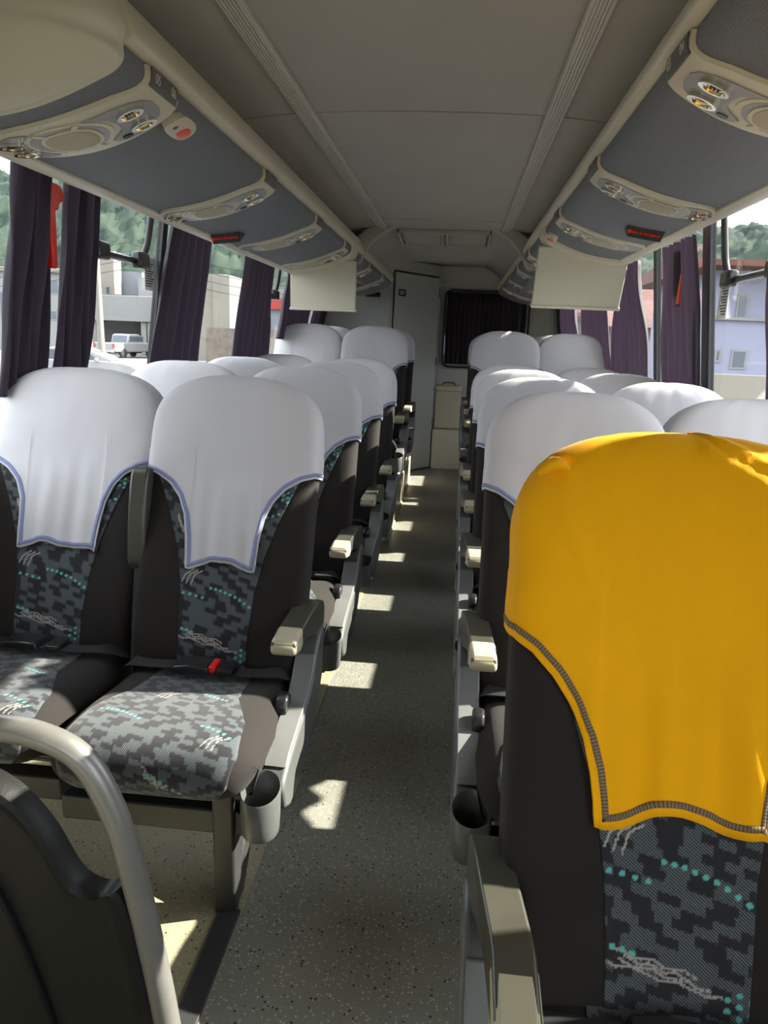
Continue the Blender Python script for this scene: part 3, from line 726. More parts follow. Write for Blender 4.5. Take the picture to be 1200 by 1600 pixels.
# cushion
def cush(u, v, off=0.0):
    """u in -1..1 across (wraps down both flanks), v in 0..1: bottom front edge -> top front -> rear"""
    prof = [(-.615, .345), (-.655, .36), (-.675, .40), (-.668, .435), (-.640, .458), (-.59, .468), (-.50, .464), (-.40, .452), (-.30, .438), (-.20, .432)]
    return prof
CPR = [Vector(p) for p in spline([(-.60, .335), (-.648, .345), (-.675, .385), (-.672, .425), (-.645, .455), (-.595, .466), (-.50, .462), (-.40, .450), (-.30, .438), (-.17, .430)], 6)]
CL = [0]
for a, b in zip(CPR[:-1], CPR[1:]): CL.append(CL[-1]+(b-a).length)
CY = np.array([p.x for p in CPR]); CZ = np.array([p.y for p in CPR]); CA = np.array(CL)
def cpt(x, s, off=0):
    y = float(np.interp(s, CA, CY)); z = float(np.interp(s, CA, CZ)); e = .01
    ty = float(np.interp(s+e, CA, CY)-np.interp(s-e, CA, CY)); tz = float(np.interp(s+e, CA, CZ)-np.interp(s-e, CA, CZ)); l = math.hypot(ty, tz) or 1
    ny, nz = -tz/l, ty/l                                         # outward
    k = abs(x)/.237
    f = float(np.interp(s, [0, .15, .35, CL[-1]], [0, .3, 1, 1]))
    drop = .065*k**9 + .010*k**2*(1-f)*0 - f*.014*max(0, (k-.35))*(1-k**6) + .008*(1-k*k)*f*-.6
    inset = .020*k**6*(1-f)
    return Vector((x, y + ny*(off-drop) + inset, z + nz*(off-drop)))
def build_cushion(parent, seed):
    m = MB(); xs_ = [.237*math.copysign(abs(q)**.6, q) for q in [i/20-1 for i in range(41)]]
    ss = [CL[-1]*i/40 for i in range(41)]; rows = []
    for s in ss:
        top = [cpt(x, s) for x in xs_]
        yb = max(-.60, top[20].y); b0 = Vector((.225, yb, .335)); 
        rows.append(top + [Vector((.222, max(-.61, top[-1].y), .335)), Vector((-.222, max(-.61, top[0].y), .335))])
    m.loft(rows); o = m.build('seat_cushion', 'bolster', parent, smooth=50)
    nx, ny = 150, 170; R = []; XY = []
    for j in range(ny+1):
        s = .055+(CL[-1]-.055)*j/ny; h = float(np.interp(s, [.05, .10, .18, .30, .42, CL[-1]], [.150, .185, .200, .185, .135, .115]))
        r = []
        for i in range(nx+1):
            x = h*(2*i/nx-1); edge = i in (0, nx) or j == 0
            r.append(cpt(x, s, .0022 if not edge else -.001)); XY.append((x, s))
        R.append(r)
    m = MB(); m.grid(R); m.uv = XY; q = m.build('fabric_insert', 'fabric', o, smooth=180, fix=False)
    XY = np.array(XY)
    mot = [arcdots(.02, .125, .085, .085, 6, .004), arcdots(-.15, .30, -.05, .27, 9, .01), arcdots(.05, .43, .11, .40, 6, .0), flower(-.13, .16, .011), arcdots(.1, .26, .17, .225, 6, .004)] + scrib(-.0, .145, .075, .085, 3) + claws(-.06, .42) + claws(.12, .22)
    ca = q.data.color_attributes.new('pattern', 'FLOAT_COLOR', 'POINT'); ca.data.foreach_set('color', pattern(XY[:, 0], XY[:, 1], seed+40, mot).ravel())
    return o
def strap(mb, pts, w, th=.0022, ax=(0, 1, 0)):
    R = []; P = [Vector(p) for p in pts]; ax = Vector(ax)
    for i, p in enumerate(P):
        t = (P[min(i+1, len(P)-1)]-P[max(i-1, 0)]).normalized(); sd = (ax-t*ax.dot(t)).normalized(); n = t.cross(sd)
        R.append([p-sd*w/2-n*th/2, p+sd*w/2-n*th/2, p+sd*w/2+n*th/2, p-sd*w/2+n*th/2])
    mb.loft(R); return mb
def build_belt(parent, sx, red=True):
    zt = lambda x: .452 + .004*math.sin(x*9)
    m = MB(); yb = -.262
    strap(m, spline([(-.225, yb+.05, .435), (-.20, yb+.015, .455), (-.13, yb, .462), (-.06, yb-.005, .468), (.0, yb-.012, .471)], 5), .048)
    strap(m, spline([(.225, yb+.05, .435), (.19, yb+.01, .458), (.14, yb-.012, .463), (.07, yb-.02, .466), (.03, yb-.016, .468)], 5), .048)
    b = m.build('seat_belt', 'belt', parent, smooth=40)
    m = MB(); m.prism([(-.075, .0), (-.07, .017), (-.03, .022), (.02, .019), (.026, .0)], 'y', yb-.045, yb+.022)
    m.v = [(p[0]+sx*.0, p[1], p[2]+.462) for p in m.v]; k = m.build('buckle', 'blackpl', b, bevel=.004)
    if red:
        m = MB().box(.022, .040, yb-.040, yb+.015, .464, .484); m.build('release_button', 'red', k, bevel=.004)
    m = MB(); m.prism(rrect(.045, .085, yb-.045, yb+.02, .006), 'z', .468, .478); m.build('tongue', 'blackpl', b, bevel=.002)
    return b
def arm_profile():
    return spline([(-.335, .548), (-.338, .566), (-.325, .582), (-.25, .596), (-.17, .612), (-.11, .614), (-.075, .600), (-.062, .57), (-.075, .535), (-.12, .515), (-.16, .530), (-.22, .548), (-.29, .545), (-.335, .548)], 4)[:-1]
def build_aisle_arm(parent, sx, ext=0.0):
    """sx: side of the aisle in seat coordinates"""
    def skew(mb):
        mb.v = [(p[0]+sx*(.0-.12*min(.2, max(0, -.09-p[1]))), p[1], p[2]) for p in mb.v]; return mb
    def st(y): return y-ext if y < -.2 else y
    x0, x1 = sorted((sx*(.226 if ext else .219), sx*.281))
    pr = [(st(p.x), p.y) for p in arm_profile()]
    m = MB(); m.prism(pr, 'x', x0, x1); a = skew(m).build('armrest', 'olive', parent, bevel=.011, seg=3)
    front = [(-.338-ext, .546), (-.343-ext, .566), (-.328-ext, .5845), (-.262-ext*.6, .5975), (-.262-ext*.6, .575), (-.258-ext*.6, .543), (-.30-ext, .541)]
    m = MB(); m.prism(front, 'x', x0-.002, x1+.002); skew(m).build('armrest_cap', 'cap', a, bevel=.010, seg=3)
    # side console with the cup holder
    y0, y1 = sorted((sx*.222, sx*.286))
    pan = [(-.085, .54), (-.155, .525), (-.185, .50), (-.225, .44), (-.27, .415), (-.40, .392), (-.50, .372), (-.555, .352), (-.575, .33), (-.55, .27), (-.50, .245), (-.40, .24), (-.30, .262), (-.18, .315), (-.10, .40)]
    m = MB(); m.prism(pan, 'x', y0, y1); c = m.build('side_console', 'grey', parent, bevel=.010, seg=3)
    m = MB(); m.prism([(-.20, .495), (-.235, .452), (-.275, .428), (-.40, .404), (-.50, .384), (-.535, .365), (-.52, .362), (-.40, .39), (-.27, .415), (-.225, .44), (-.19, .49)], 'x', y0+.006, y1-.004); m.build('top_trim', 'grey_l', c, bevel=.003)
    cx, cy = sx*.246, -.622
    m = MB(); n = 28; rings = []
    def ring(r, z, tilt=0): return [(cx+r*math.cos(2*PI*k/n), cy+r*1.12*math.sin(2*PI*k/n), z+tilt*math.sin(2*PI*k/n)) for k in range(n)]
    for r, z, tl in ((.030, .262, 0), (.038, .262, .0), (.041, .27, 0), (.0425, .30, .004), (.044, .365, .014), (.042, .369, .014), (.040, .365, .014), (.037, .30, .004), (.034, .272, 0), (.01, .271, 0)): rings.append(ring(r, z, tl))
    m.loft(rings, True, True); m.build('cup_holder', 'grey', parent, smooth=50)
    m = MB(); lx0, lx1 = sorted((sx*.215, sx*.245)); m.prism([(-.375, .395), (-.38, .425), (-.365, .446), (-.335, .452), (-.315, .436), (-.32, .40)], 'x', lx0, lx1); m.build('recline_lever', 'blackpl', parent, bevel=.008, seg=3)
    return a
def build_frame(parent, sx):
    """floor leg under the aisle side, cross beams, diagonal brace"""
    xl = sorted((sx*.128, sx*.178)); 
    m = MB(); m.prism([(-.585, .0), (-.555, .0), (-.48, .30), (-.52, .33), (-.60, .33), (-.592, .15)], 'x', *xl); m.build('leg', 'leg', parent, bevel=.006)
    xb = sorted((sx*.180, sx*.232))
    m = MB(); m.prism([(-.585, 0.0), (-.50, .0), (-.30, .24), (-.34, .27), (-.56, .07)], 'x', xl[0]+.005, xl[1]-.005); m.build('brace', 'leg', parent, bevel=.005)
    MB().box(-.23, .23, -.585, -.535, .215, .275).build('cross_beam', 'leg', parent, bevel=.005); MB().box(-.23, .23, -.27, -.22, .24, .30).build('cross_beam', 'leg', parent, bevel=.005)
    m = MB(); m.prism([(-.60, .325), (-.2, .345), (-.2, .375), (-.60, .345)], 'x', -.215, .215); m.build('seat_pan', 'leg', parent, bevel=.004)
def build_middle_arm(parent, sx):
    """armrest of the seat pair folded up between the backs"""
    x = sx*.2475
    pr = spline([(-.012, .66), (-.030, .70), (-.016, .82), (.008, .92), (.03, .948), (.055, .94), (.062, .90), (.045, .80), (.015, .68), (-.012, .66)], 4)[:-1]
    m = MB(); m.prism([(p.x-.155, p.y) for p in pr], 'x', x-.024, x+.024); a = m.build('folded_armrest', 'olive', parent, bevel=.011, seg=3)
    m = MB(); m.prism([(-.21, .50), (-.19, .50), (-.145, .69), (-.17, .69)], 'x', x-.010, x+.010); m.build('pivot_link', 'leg', a, bevel=.003)
def build_seat(name, sx, aisle, cover='white', seed=1):
    """facing -y; sx: side of the aisle; origin on the floor below the headrest front"""
    r = bpy.data.objects.new(name, None); C.objects.link(r)
    bk_ = build_backrest(r); build_insert(bk_, seed)
    cu = build_cushion(r, seed)
    if cover == 'yellow': cu.location.z = .018
    build_belt(r, sx, aisle)
    if cover == 'white': build_cover(r, 'white', 'hem', HEM_W if aisle else HEM_V, seed)
    else:
        o = build_cover(r, 'yellow', 'hemy', HEM_Y, seed); corner_pinch(o, 'yellow', -1)
    if aisle:
        build_aisle_arm(r, sx, .06 if cover == 'yellow' else 0); build_frame(r, sx)
    else:
        build_middle_arm(r, sx)
        m = MB(); m.prism([(-.60, .325), (-.2, .345), (-.2, .375), (-.60, .345)], 'x', -.215, .215); m.build('seat_pan', 'leg', r, bevel=.004)
        m = MB(); m.prism([(-.56, .0), (-.52, .0), (-.40, .33), (-.46, .33)], 'x', -sx*.10-.02, -sx*.10+.02); m.build('leg', 'leg', r, bevel=.005)
        m = MB(); m.box(-.225, .225, -.585, -.535, .215, .275); m.build('cross_beam', 'leg', r, bevel=.005)
    return r
def dup(root, loc):
    r = root.copy(); C.objects.link(r); r.location = loc
    for ch in list(root.children):
        c = ch.copy(); C.objects.link(c); c.parent = r
        for g in ch.children:
            d = g.copy(); C.objects.link(d); d.parent = c
    return r
LA, LW = -.6125, -1.112
RA, RW = .3325, .815
ROWL = [(2.0, 0), (2.85, 0), (3.70, 0), (4.55, 0), (5.42, .21), (6.28, .21)]
ROWR = [(2.0, 0), (2.85, 0), (3.70, 0), (4.55, 0), (5.40, .21), (6.25, .21), (7.10, .21)]
ordn = ['front', 'second', 'third', 'fourth', 'fifth, raised', 'rearmost raised']
ordr = ['first white', 'second white', 'third white', 'fourth white', 'first raised', 'second raised', 'rearmost raised']
GR = 'white covered coach seats'
protos = {}
def place(key, sx, aisle, x, y, z, label, group=GR):
    if key not in protos:
        o = build_seat('passenger_seat', sx, aisle, 'white', seed={'la': 1, 'lw': 2, 'ra': 3, 'rw': 4}[key]); o.location = (x, y, z); protos[key] = o; o.scale.x = 1.045 if key == 'lw' else 1
    else: o = dup(protos[key], (x, y, z))
    tag(o, label, 'seat', group); return o
for i, (y, z) in enumerate(ROWL):
    place('la', 1, True, LA, y, z, 'white-covered dark seat on the aisle, %s row of the left block' % ordn[i])
    place('lw', 1, False, LW, y+.06, z, 'white-covered dark seat by the window, %s row of the left block' % ordn[i])
for i, (y, z) in enumerate(ROWR):
    place('ra', -1, True, RA, y, z, 'white-covered dark seat on the aisle, %s row of the right block' % ordr[i])
    place('rw', -1, False, RW-(.015 if z else 0), y+.05, z, 'white-covered dark seat by the window, %s row of the right block' % ordr[i])
ys = build_seat('passenger_seat', -1, True, 'yellow', 5); ys.location = (.342, 1.055, 0)
tag(ys, 'dark patterned seat under a bright yellow headrest cover', 'seat')
# floor trim strip running forward from the left seats' legs
struct(MB().box(-.475, -.425, -.3, 1.425, .003, .014).build('trim_6', 'rail', bevel=.003))
# ------------------------------------------------------------------ front left guard: hoop of tube round a dark moulded shell
GY = .93
gr = thing('front_guard', 'grey tubular hoop around a dark moulded panel beside the aisle, lower left', 'guard rail', (-.75, GY, 0))
tp = spline([(-1.18, GY, .02), (-1.19, GY, .40), (-1.16, GY, .62), (-1.06, GY, .725), (-.85, GY, .735), (-.66, GY, .737), (-.575, GY, .728), (-.515, GY, .695), (-.475, GY, .62), (-.450, GY, .53), (-.418, GY, .36), (-.395, GY, .20), (-.375, GY, .02)], 6)
m = MB(); m.tube([tuple(p) for p in tp], .0205, 16); shift(m, gr.location).build('tube_frame', 'steel', gr, smooth=60)
m = MB(); m.lathe([(.012, 0), (.042, 0), (.042, .006), (.024, .012), (.0, .012)], (-.373, GY, 0), 20); shift(m, gr.location).build('floor_flange', 'steel', gr, smooth=40)
sh_out = [(-1.10, .06), (-1.12, .45), (-1.08, .62), (-.95, .665), (-.80, .668), (-.70, .658), (-.635, .628), (-.585, .572), (-.550, .505), (-.528, .478), (-.495, .468), (-.462, .478), (-.44, .40), (-.412, .22), (-.395, .06)]
so = spline(sh_out, 5); cxs, czs = -.78, .34
rings = []
for f, d in ((1.0, .020), (1.0, .004), (.985, -.008), (.955, -.012), (.925, -.004), (.90, .004), (.84, .008), (.60, .006), (.2, .004)):
    rings.append([(cxs+(p.x-cxs)*f, GY+d, czs+(p.y-czs)*f) for p in so])
m = MB(); m.loft(rings[::-1] + [[(p[0], GY+.03, p[2]) for p in rings[0]]]); shift(m, gr.location).build('moulded_panel', 'shell', gr, smooth=45)
m = MB(); rib = spline([(-.84, .60), (-.745, .56), (-.66, .42), (-.60, .22), (-.575, .06)], 8)
m.tube([(p.x, GY+.002, p.y) for p in rib], .010, 10, flat=.6); shift(m, gr.location).build('raised_rib', 'shell', gr, smooth=60)
# ------------------------------------------------------------------ curtains, hammers, vent windows, stickers
def curtain(side, ya, yb, label, m='curtain', z0=1.11, z1=1.80, folds=6, gather=.75, lean=0, seed=0, flare=.0):
    rng = random.Random(seed); c = (ya+yb)/2; hw = (yb-ya)/2; nz, nu = 26, folds*12; rows = []; ph = rng.uniform(0, 6)
    for j in range(nz+1):
        t = j/nz; z = z0+(z1-z0)*t
        pin = 1 - (1-gather)*math.exp(-((t-.97)/.42)**2) + flare*math.exp(-(t/.3)**2)
        row = []
        for i in range(nu+1):
            u = 2*i/nu-1
            y = c + lean*(t-.5) + hw*pin*u + .010*math.sin(u*7+t*4+ph)
            d = .042 + .019*math.sin(folds*PI*u + .9*math.sin(t*2.6+ph) + .5*math.sin(3*u+ph))*(1.15-.35*t) + .010*noise.noise(Vector((u*4, t*3, seed+.3)))
            row.append((WX(side, z, d), y, z))
        rows.append(row)
    mb = MB(); mb.grid(rows); base = Vector((WX(side, z0, .05), c, z0)); shift(mb, base)
    o = mb.build('curtain', m, None, smooth=180, solid=.0018); o.location = base
    return tag(o, label, 'curtain', 'window curtains')
curtain(-1, 2.035, 2.265, 'dark plum curtain nearest the front on the left windows', folds=4, seed=1, gather=.9)
curtain(-1, 2.315, 2.545, 'dark plum curtain just behind the red hammer on the left windows', folds=4, seed=2, gather=.9, lean=-.03)
curtain(-1, 3.12, 3.69, 'dark plum curtain beside the black pillar below the left exit sign', folds=5, seed=3, gather=.84, lean=.02, flare=-.05)
curtain(-1, 4.23, 5.07, 'dark plum curtain halfway along the left windows, in front of the left monitor', folds=6, seed=4, gather=.70, lean=-.05)
curtain(-1, 5.33, 6.26, z0=1.29, label='dark plum curtain seen below the left monitor, nearer of two', folds=7, seed=5, gather=.9)
curtain(-1, 6.42, 7.05, z0=1.29, label='dark plum curtain seen below the left monitor, beside the rear cabin', folds=6, seed=6, gather=.95)
curtain(1, 2.05, 2.63, z0=.95, label='dark curtain at the right edge of the nearest right window', folds=5, seed=11, gather=.8)
curtain(1, 3.35, 3.90, z0=1.08, label='plum curtain with an orange hammer behind it, beside the wide black pillar', folds=5, seed=12, gather=.82, lean=-.05)
curtain(1, 4.24, 5.15, z0=1.08, label='lavender curtain just right of the right monitor', folds=7, seed=13, gather=.6, lean=-.12)
curtain(1, 5.34, 6.39, z0=1.15, label='lavender curtain under the right monitor, nearer the window gap', folds=7, seed=14, gather=.9)
curtain(1, 6.66, 7.9, z0=1.29, label='lavender curtain under the right monitor, deepest of the right side', folds=8, seed=15, gather=.95)
# rear window curtain on a rod
rows = []
for j in range(13):
    t = j/12; z = 1.08+.77*t
    rows.append([(-.165+.88*i/168+.004*math.sin(9*t+i*.2), 8.545+.012*math.sin(i*.62+.5*math.sin(t*3))+.005*math.sin(i*.23+2*t), z) for i in range(169)])
m = MB(); m.grid(rows); tag(m.build('curtain', 'plum_rear', None, smooth=180, solid=.0018), 'wide dark gathered curtain across the rear window', 'curtain')
tag(MB().tube([(-.17, 8.545, 1.855), (.735, 8.545, 1.855)], .007, 10).build('curtain_rod', 'black', smooth=60), 'thin black rod along the top of the rear window', 'rod')
# emergency hammers
def hammer(side, y, z, m, label):
    r = thing('emergency_hammer', label, 'hammer', (WX(side, z, .03 if side < 0 else .018), y, z))
    s = -side
    b = MB(); b.prism(spline([(-.035, .0), (-.04, .05), (-.02, .075), (.03, .075), (.05, .055), (.05, .035), (.025, .02), (.012, .0), (-.035, .0)], 4)[:-1], 'x', -.018, .018); b.build('head', m, r, bevel=.006)
    b = MB(); b.prism([(-.032, .01), (.010, .01), (.004, -.17), (-.022, -.17)], 'x', -.013, .013); b.build('handle', m, r, bevel=.006)
    b = MB(); b.box(*sorted((s*-.03, s*-.016)), -.045, .05, -.10, .06); b.build('holder', 'black', r, bevel=.004)
hammer(-1, 2.265, 1.66, 'red', 'red emergency hammer between the two front left curtains')
hammer(1, 3.64, 1.70, 'redglow', 'small orange-red emergency hammer among the right curtain folds')
# tilt-open vent panes with black latch bars
def vent(side, y0, y1, zb, label, bend):
    r = thing('vent_window', label, 'window vent', (WX(side, zb, -.0), (y0+y1)/2, zb)); o = r.location
    P = lambda y, z, d: (WX(side, z, d)-o.x, y-o.y, z-o.z)
    g = [P(bend, zb+.005, .012), P(bend+(.012 if bend > y0+.1 else -.012), zb+.03, .012)]
    sg = 1 if bend > (y0+y1)/2 else -1
    pts = [P(bend-sg*.03, zb+.004, .014), P(bend, zb+.018, .014), P(bend+sg*.02, zb+.05, .014), P(bend+sg*.034, zb+.10, .014), P(bend+sg*.04, zb+.26, .014)]
    m = MB(); m.tube([tuple(p) for p in spline(pts, 5)], .013, 10); m.build('rubber_seal', 'black', r, smooth=60)
    m = MB(); m.tube([P(y0, zb, .014), P(y1, zb, .014)], .019, 12, flat=.7); b = m.build('latch_bar', 'blackpl', r, smooth=60)
    for y in (y0+.10, bend-sg*.045):
        m = MB(); q0 = P(y-.045, zb-.026, .012); q1 = P(y+.045, zb+.036, .045)
        m.box(min(q0[0], q1[0]), max(q0[0], q1[0]), q0[1], q1[1], q0[2], q1[2]); m.build('latch', 'blackpl', b, bevel=.012, seg=3)
vent(-1, 2.50, 3.00, 1.578, 'black latched vent of the left window beside the second curtain', 2.985)
vent(-1, 4.98, 5.20, 1.578, 'black latched vent of the left window just before the left monitor', 5.17)
vent(1, 2.50, 3.09, 1.590, 'black latched vent of the nearest right window', 3.07)
# instruction stickers on the glass
def sticker(side, y0, y1, z0, z1, label):
    zc_ = (z0+z1)/2; X = WX(side, zc_, -.012); s = -side
    m = MB().box(*sorted((X, X+s*.0015)), y0, y1, z0, z1); o = tag(m.build('sticker', 'sticker', smooth=0), label, 'sticker')
    m = MB(); n = 11
    for i in range(n):
        z = z1-.012-(z1-z0-.02)*i/n; m.box(*sorted((X+s*.0015, X+s*.0022)), y0+.012, y0+.012+(y1-y0-.024)*(.55+.4*((i*37) % 10)/10), z-.0035, z+.0015)
    m.build('printed_lines', 'stickerink', o, smooth=0)
sticker(-1, 3.075, 3.19, 1.48, 1.61, 'white printed notice stuck to the left window beside the black pillar')
sticker(1, 3.15, 3.26, 1.455, 1.60, 'white printed notice stuck to the right window beside the wide pillar')

# ------------------------------------------------------------------ outside
M['asphalt'] = mat('pale_asphalt', (.14, .137, .13), .9, var=.1, vscale=.3)
M['wwall'] = mat('white_render', (.20, .20, .19), .9, var=.04, vscale=.4)
M['cwall'] = mat('cream_render', (.20, .185, .15), .9, var=.05, vscale=.4)
M['bluewall'] = mat('pale_blue_render', (.17, .185, .205), .9, var=.04, vscale=.4)
M['lilac'] = mat('lilac_render', (.22, .225, .29), .9, var=.05, vscale=.3)
M['stonewall'] = mat('brown_stone_wall', (.14, .115, .09), .95, var=.25, vscale=3, bump=.5, bscale=20)
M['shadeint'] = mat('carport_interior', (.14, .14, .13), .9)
M['darkglass'] = mat('dark_window_pane', (.06, .075, .09), .15)
M['carwhite'] = mat('white_car_paint', (.21, .21, .205), .3, coat=.5)
M['tyre'] = mat('tyre', (.02, .02, .02), .8)
M['taillight'] = mat('tail_light', (.30, .03, .02), .3)
M['concrete'] = mat('concrete_pole', (.17, .16, .14), .9, var=.08, vscale=6)
def tile_mat():
    m = mat('red_roof_tiles', (.10, .036, .025), .85, var=.22, vscale=2.5)
    nt = m.node_tree; b = nt.nodes['Principled BSDF']; tc = nt.nodes.new('ShaderNodeTexCoord'); w = nt.nodes.new('ShaderNodeTexWave'); w.inputs['Scale'].default_value = 3.2
    nt.links.new(tc.outputs['Object'], w.inputs['Vector']); bp = nt.nodes.new('ShaderNodeBump'); bp.inputs['Strength'].default_value = .5; bp.inputs['Distance'].default_value = .03
    nt.links.new(w.outputs['Fac'], bp.inputs['Height']); nt.links.new(bp.outputs['Normal'], b.inputs['Normal']); return m
M['tiles'] = tile_mat()
def forest_mat():
    m = mat('forest_canopy', (.06, .11, .05), .95, spec=.1)
    nt = m.node_tree; b = nt.nodes['Principled BSDF']; tc = nt.nodes.new('ShaderNodeTexCoord')
    v = nt.nodes.new('ShaderNodeTexVoronoi'); v.inputs['Scale'].default_value = .16; nt.links.new(tc.outputs['Object'], v.inputs['Vector'])
    n = nt.nodes.new('ShaderNodeTexNoise'); n.inputs['Scale'].default_value = 1.1; n.inputs['Detail'].default_value = 10; n.inputs['Roughness'].default_value = .7; nt.links.new(tc.outputs['Object'], n.inputs['Vector'])
    s = nt.nodes.new('ShaderNodeSeparateColor'); nt.links.new(v.outputs['Color'], s.inputs['Color'])
    a = nt.nodes.new('ShaderNodeMath'); a.operation = 'MULTIPLY_ADD'; a.inputs[1].default_value = .5; nt.links.new(s.outputs['Red'], a.inputs[0]); nt.links.new(n.outputs['Fac'], a.inputs[2])
    r = nt.nodes.new('ShaderNodeValToRGB'); e = r.color_ramp.elements; e[0].position = .35; e[0].color = (.007, .016, .015, 1); e[1].position = .95; e[1].color = (.042, .058, .042, 1)
    nt.links.new(a.outputs[0], r.inputs['Fac']); nt.links.new(r.outputs['Color'], b.inputs['Base Color']); return m
M['forest'] = forest_mat()
GZ = -.9
struct(MB().box(-420, 420, -150, 420, GZ-.2, GZ).build('ground', 'asphalt', smooth=0))
def hills():
    n_az, n_r = 620, 120; rows = []
    for j in range(n_r+1):
        f = j/n_r; row = []
        for i in range(n_az+1):
            az = math.radians(-70+130*i/n_az); d = 165+150*f
            el = math.radians(float(np.interp(math.degrees(az), [-70, -50, -36, -30, -24, -18, -10, 0, 12, 18, 24, 32, 45, 60], [7.5, 8.3, 8.8, 9.5, 12.0, 14.0, 13, 10, 8.5, 8.2, 8.4, 8.0, 7.5, 7])))
            hgt = math.tan(el)*(165+150*.8)*math.sin(min(1, f/.8)*PI/2)**1.2
            x, y = d*math.sin(az), d*math.cos(az)
            c = 0
            for k, (sc, am) in enumerate(((.16, 3.0), (.37, 1.8))):
                dd = noise.voronoi(Vector((x*sc, y*sc, k*5.3)))[0][0]; c += am*(1-min(1, dd*1.3))
            b = c + 6*noise.noise(Vector((x*.02, y*.02, 7))) + .9*noise.noise(Vector((x*.9, y*.9, 2)))
            row.append((x, y, GZ + max(0, hgt-1.5+b*min(1, f*5)) - (.5 if j == 0 else 0)))
        rows.append(row)
    m = MB(); m.grid(rows); return m.build('hills', 'forest', smooth=180)
struct(hills())
def win(parent, x0, x1, y, z0, z1, axis='y', d=-.05, frame_m='wwall'):
    m = MB(); a, b = sorted((y, y+d))
    if axis == 'y': m.box(x0, x1, a, b, z0, z1)
    else: m.box(a, b, x0, x1, z0, z1)
    o = m.build('window', frame_m, parent, smooth=0); p = MB(); e = .08; c = y+d*1.3; a, b = sorted((y, c))
    if axis == 'y': p.box(x0+e, x1-e, a, b, z0+e, z1-e)
    else: p.box(a, b, x0+e, x1-e, z0+e, z1-e)
    p.build('pane', 'darkglass', o, smooth=0); return o
def B(px0, px1, py0, py1, Y):
    a = at(px0, (py0+py1)/2, Y); b = at(px1, (py0+py1)/2, Y); t = at((px0+px1)/2, py0, Y); l = at((px0+px1)/2, py1, Y)
    return a.x, b.x, l.z, t.z
# carport building on the left
x0, x1, z0, z1 = B(138, 262, 462, 502, 64)
b1 = thing('building', 'white flat-roofed building with an open carport beyond the left windows', 'building', ((x0+x1)/2, 68, GZ)); o = b1.location
def loc(mb): return shift(mb, o)
loc(MB().box(x0, x1, 64, 78, z0, z1)).build('upper_wall', 'wwall', b1, bevel=.05)
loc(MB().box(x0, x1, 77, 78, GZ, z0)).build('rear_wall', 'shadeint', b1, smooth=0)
loc(MB().box(x0, x0+.4, 64.5, 78, GZ, z0)).build('side_wall', 'wwall', b1, smooth=0)
for px in (226, 236, 246):
    c = at(px, 520, 64.5); loc(MB().box(c.x-.25, c.x+.25, 64.3, 64.9, GZ, z0)).build('column', 'wwall', b1, bevel=.04)
a0, a1, c0, c1 = B(150, 178, 392, 464, 70); loc(MB().box(a0, a1, 70, 71.6, z1, c1)).build('stair_tower', 'cwall', b1, smooth=0)
a0, a1, c0, c1 = B(177, 222, 424, 464, 72); loc(MB().box(a0, a1, 72, 78, z1, c1)).build('upper_storey', 'bluewall', b1, smooth=0)
a0, a1, c0, c1 = B(216, 262, 434, 464, 70); loc(MB().box(a0, a1, 70, 78, z1, c1)).build('upper_storey', 'wwall', b1, smooth=0)
a0, a1, c0, c1 = B(165, 172, 447, 460, 69.95); w_ = win(b1, a0-o.x, a1-o.x, 70-o.y, c0-GZ, c1-GZ)
# house far left
x0, x1, z0, z1 = B(-20, 97, 425, 580, 62)
b2 = thing('building', 'white house with dark windows between the front left curtains', 'building', ((x0+x1)/2, 64, GZ)); o = b2.location
loc(MB().box(x0, x1, 62, 66, GZ, z1)).build('wall', 'wwall', b2, smooth=0)
for q in ((72, 92, 437, 459), (0, 8, 455, 500), (74, 90, 485, 500)):
    a0, a1, c0, c1 = B(*q, 62); win(b2, a0-o.x, a1-o.x, 62-o.y, c0-GZ, c1-GZ)
loc(MB().box(x0-.4, x1+.4, 61.6, 66.4, z1, z1+.35)).build('roof', 'cwall', b2, bevel=.05)
# cream building between third and fourth curtains
x0, x1, z0, z1 = B(318, 352, 428, 515, 58)
b3 = thing('building', 'cream building with a square tower beyond the left windows', 'building', ((x0+x1)/2, 62, GZ)); o = b3.location
loc(MB().box(x0-3, x1, 58, 66, GZ, z1)).build('wall', 'cwall', b3, smooth=0)
a0, a1, c0, c1 = B(342, 368, 432, 515, 59); loc(MB().box(a0, a1, 57.5, 64, GZ, c1)).build('tower', 'cwall', b3, bevel=.04)
a0, a1, c0, c1 = B(360, 392, 442, 515, 62); loc(MB().box(a0, a1, 62, 68, GZ, c1)).build('side_wing', 'wwall', b3, smooth=0)
a0, a1, c0, c1 = B(362, 376, 468, 492, 61.9); win(b3, a0-o.x, a1-o.x, 62-o.y, c0-GZ, c1-GZ)
# pale block with a red fascia further along
x0, x1, z0, z1 = B(424, 446, 452, 520, 75)
b4 = thing('building', 'pale shop block with a red fascia beside the left monitor', 'building', ((x0+x1)/2, 79, GZ)); o = b4.location
loc(MB().box(x0-1, x1+6, 75, 84, GZ, z1)).build('wall', 'bluewall', b4, smooth=0)
a0, a1, c0, c1 = B(424, 448, 466, 484, 74.9); loc(MB().box(a0-1, a1+5, 74.6, 75, c0, c1)).build('fascia', 'taillight', b4, bevel=.03)
# low stone wall along the yard
x0, x1, z0, z1 = B(322, 445, 514, 560, 42)
struct(MB().box(x0, x1+6, 42, 42.4, GZ, z1).build('wall_yard', 'stonewall', smooth=0))
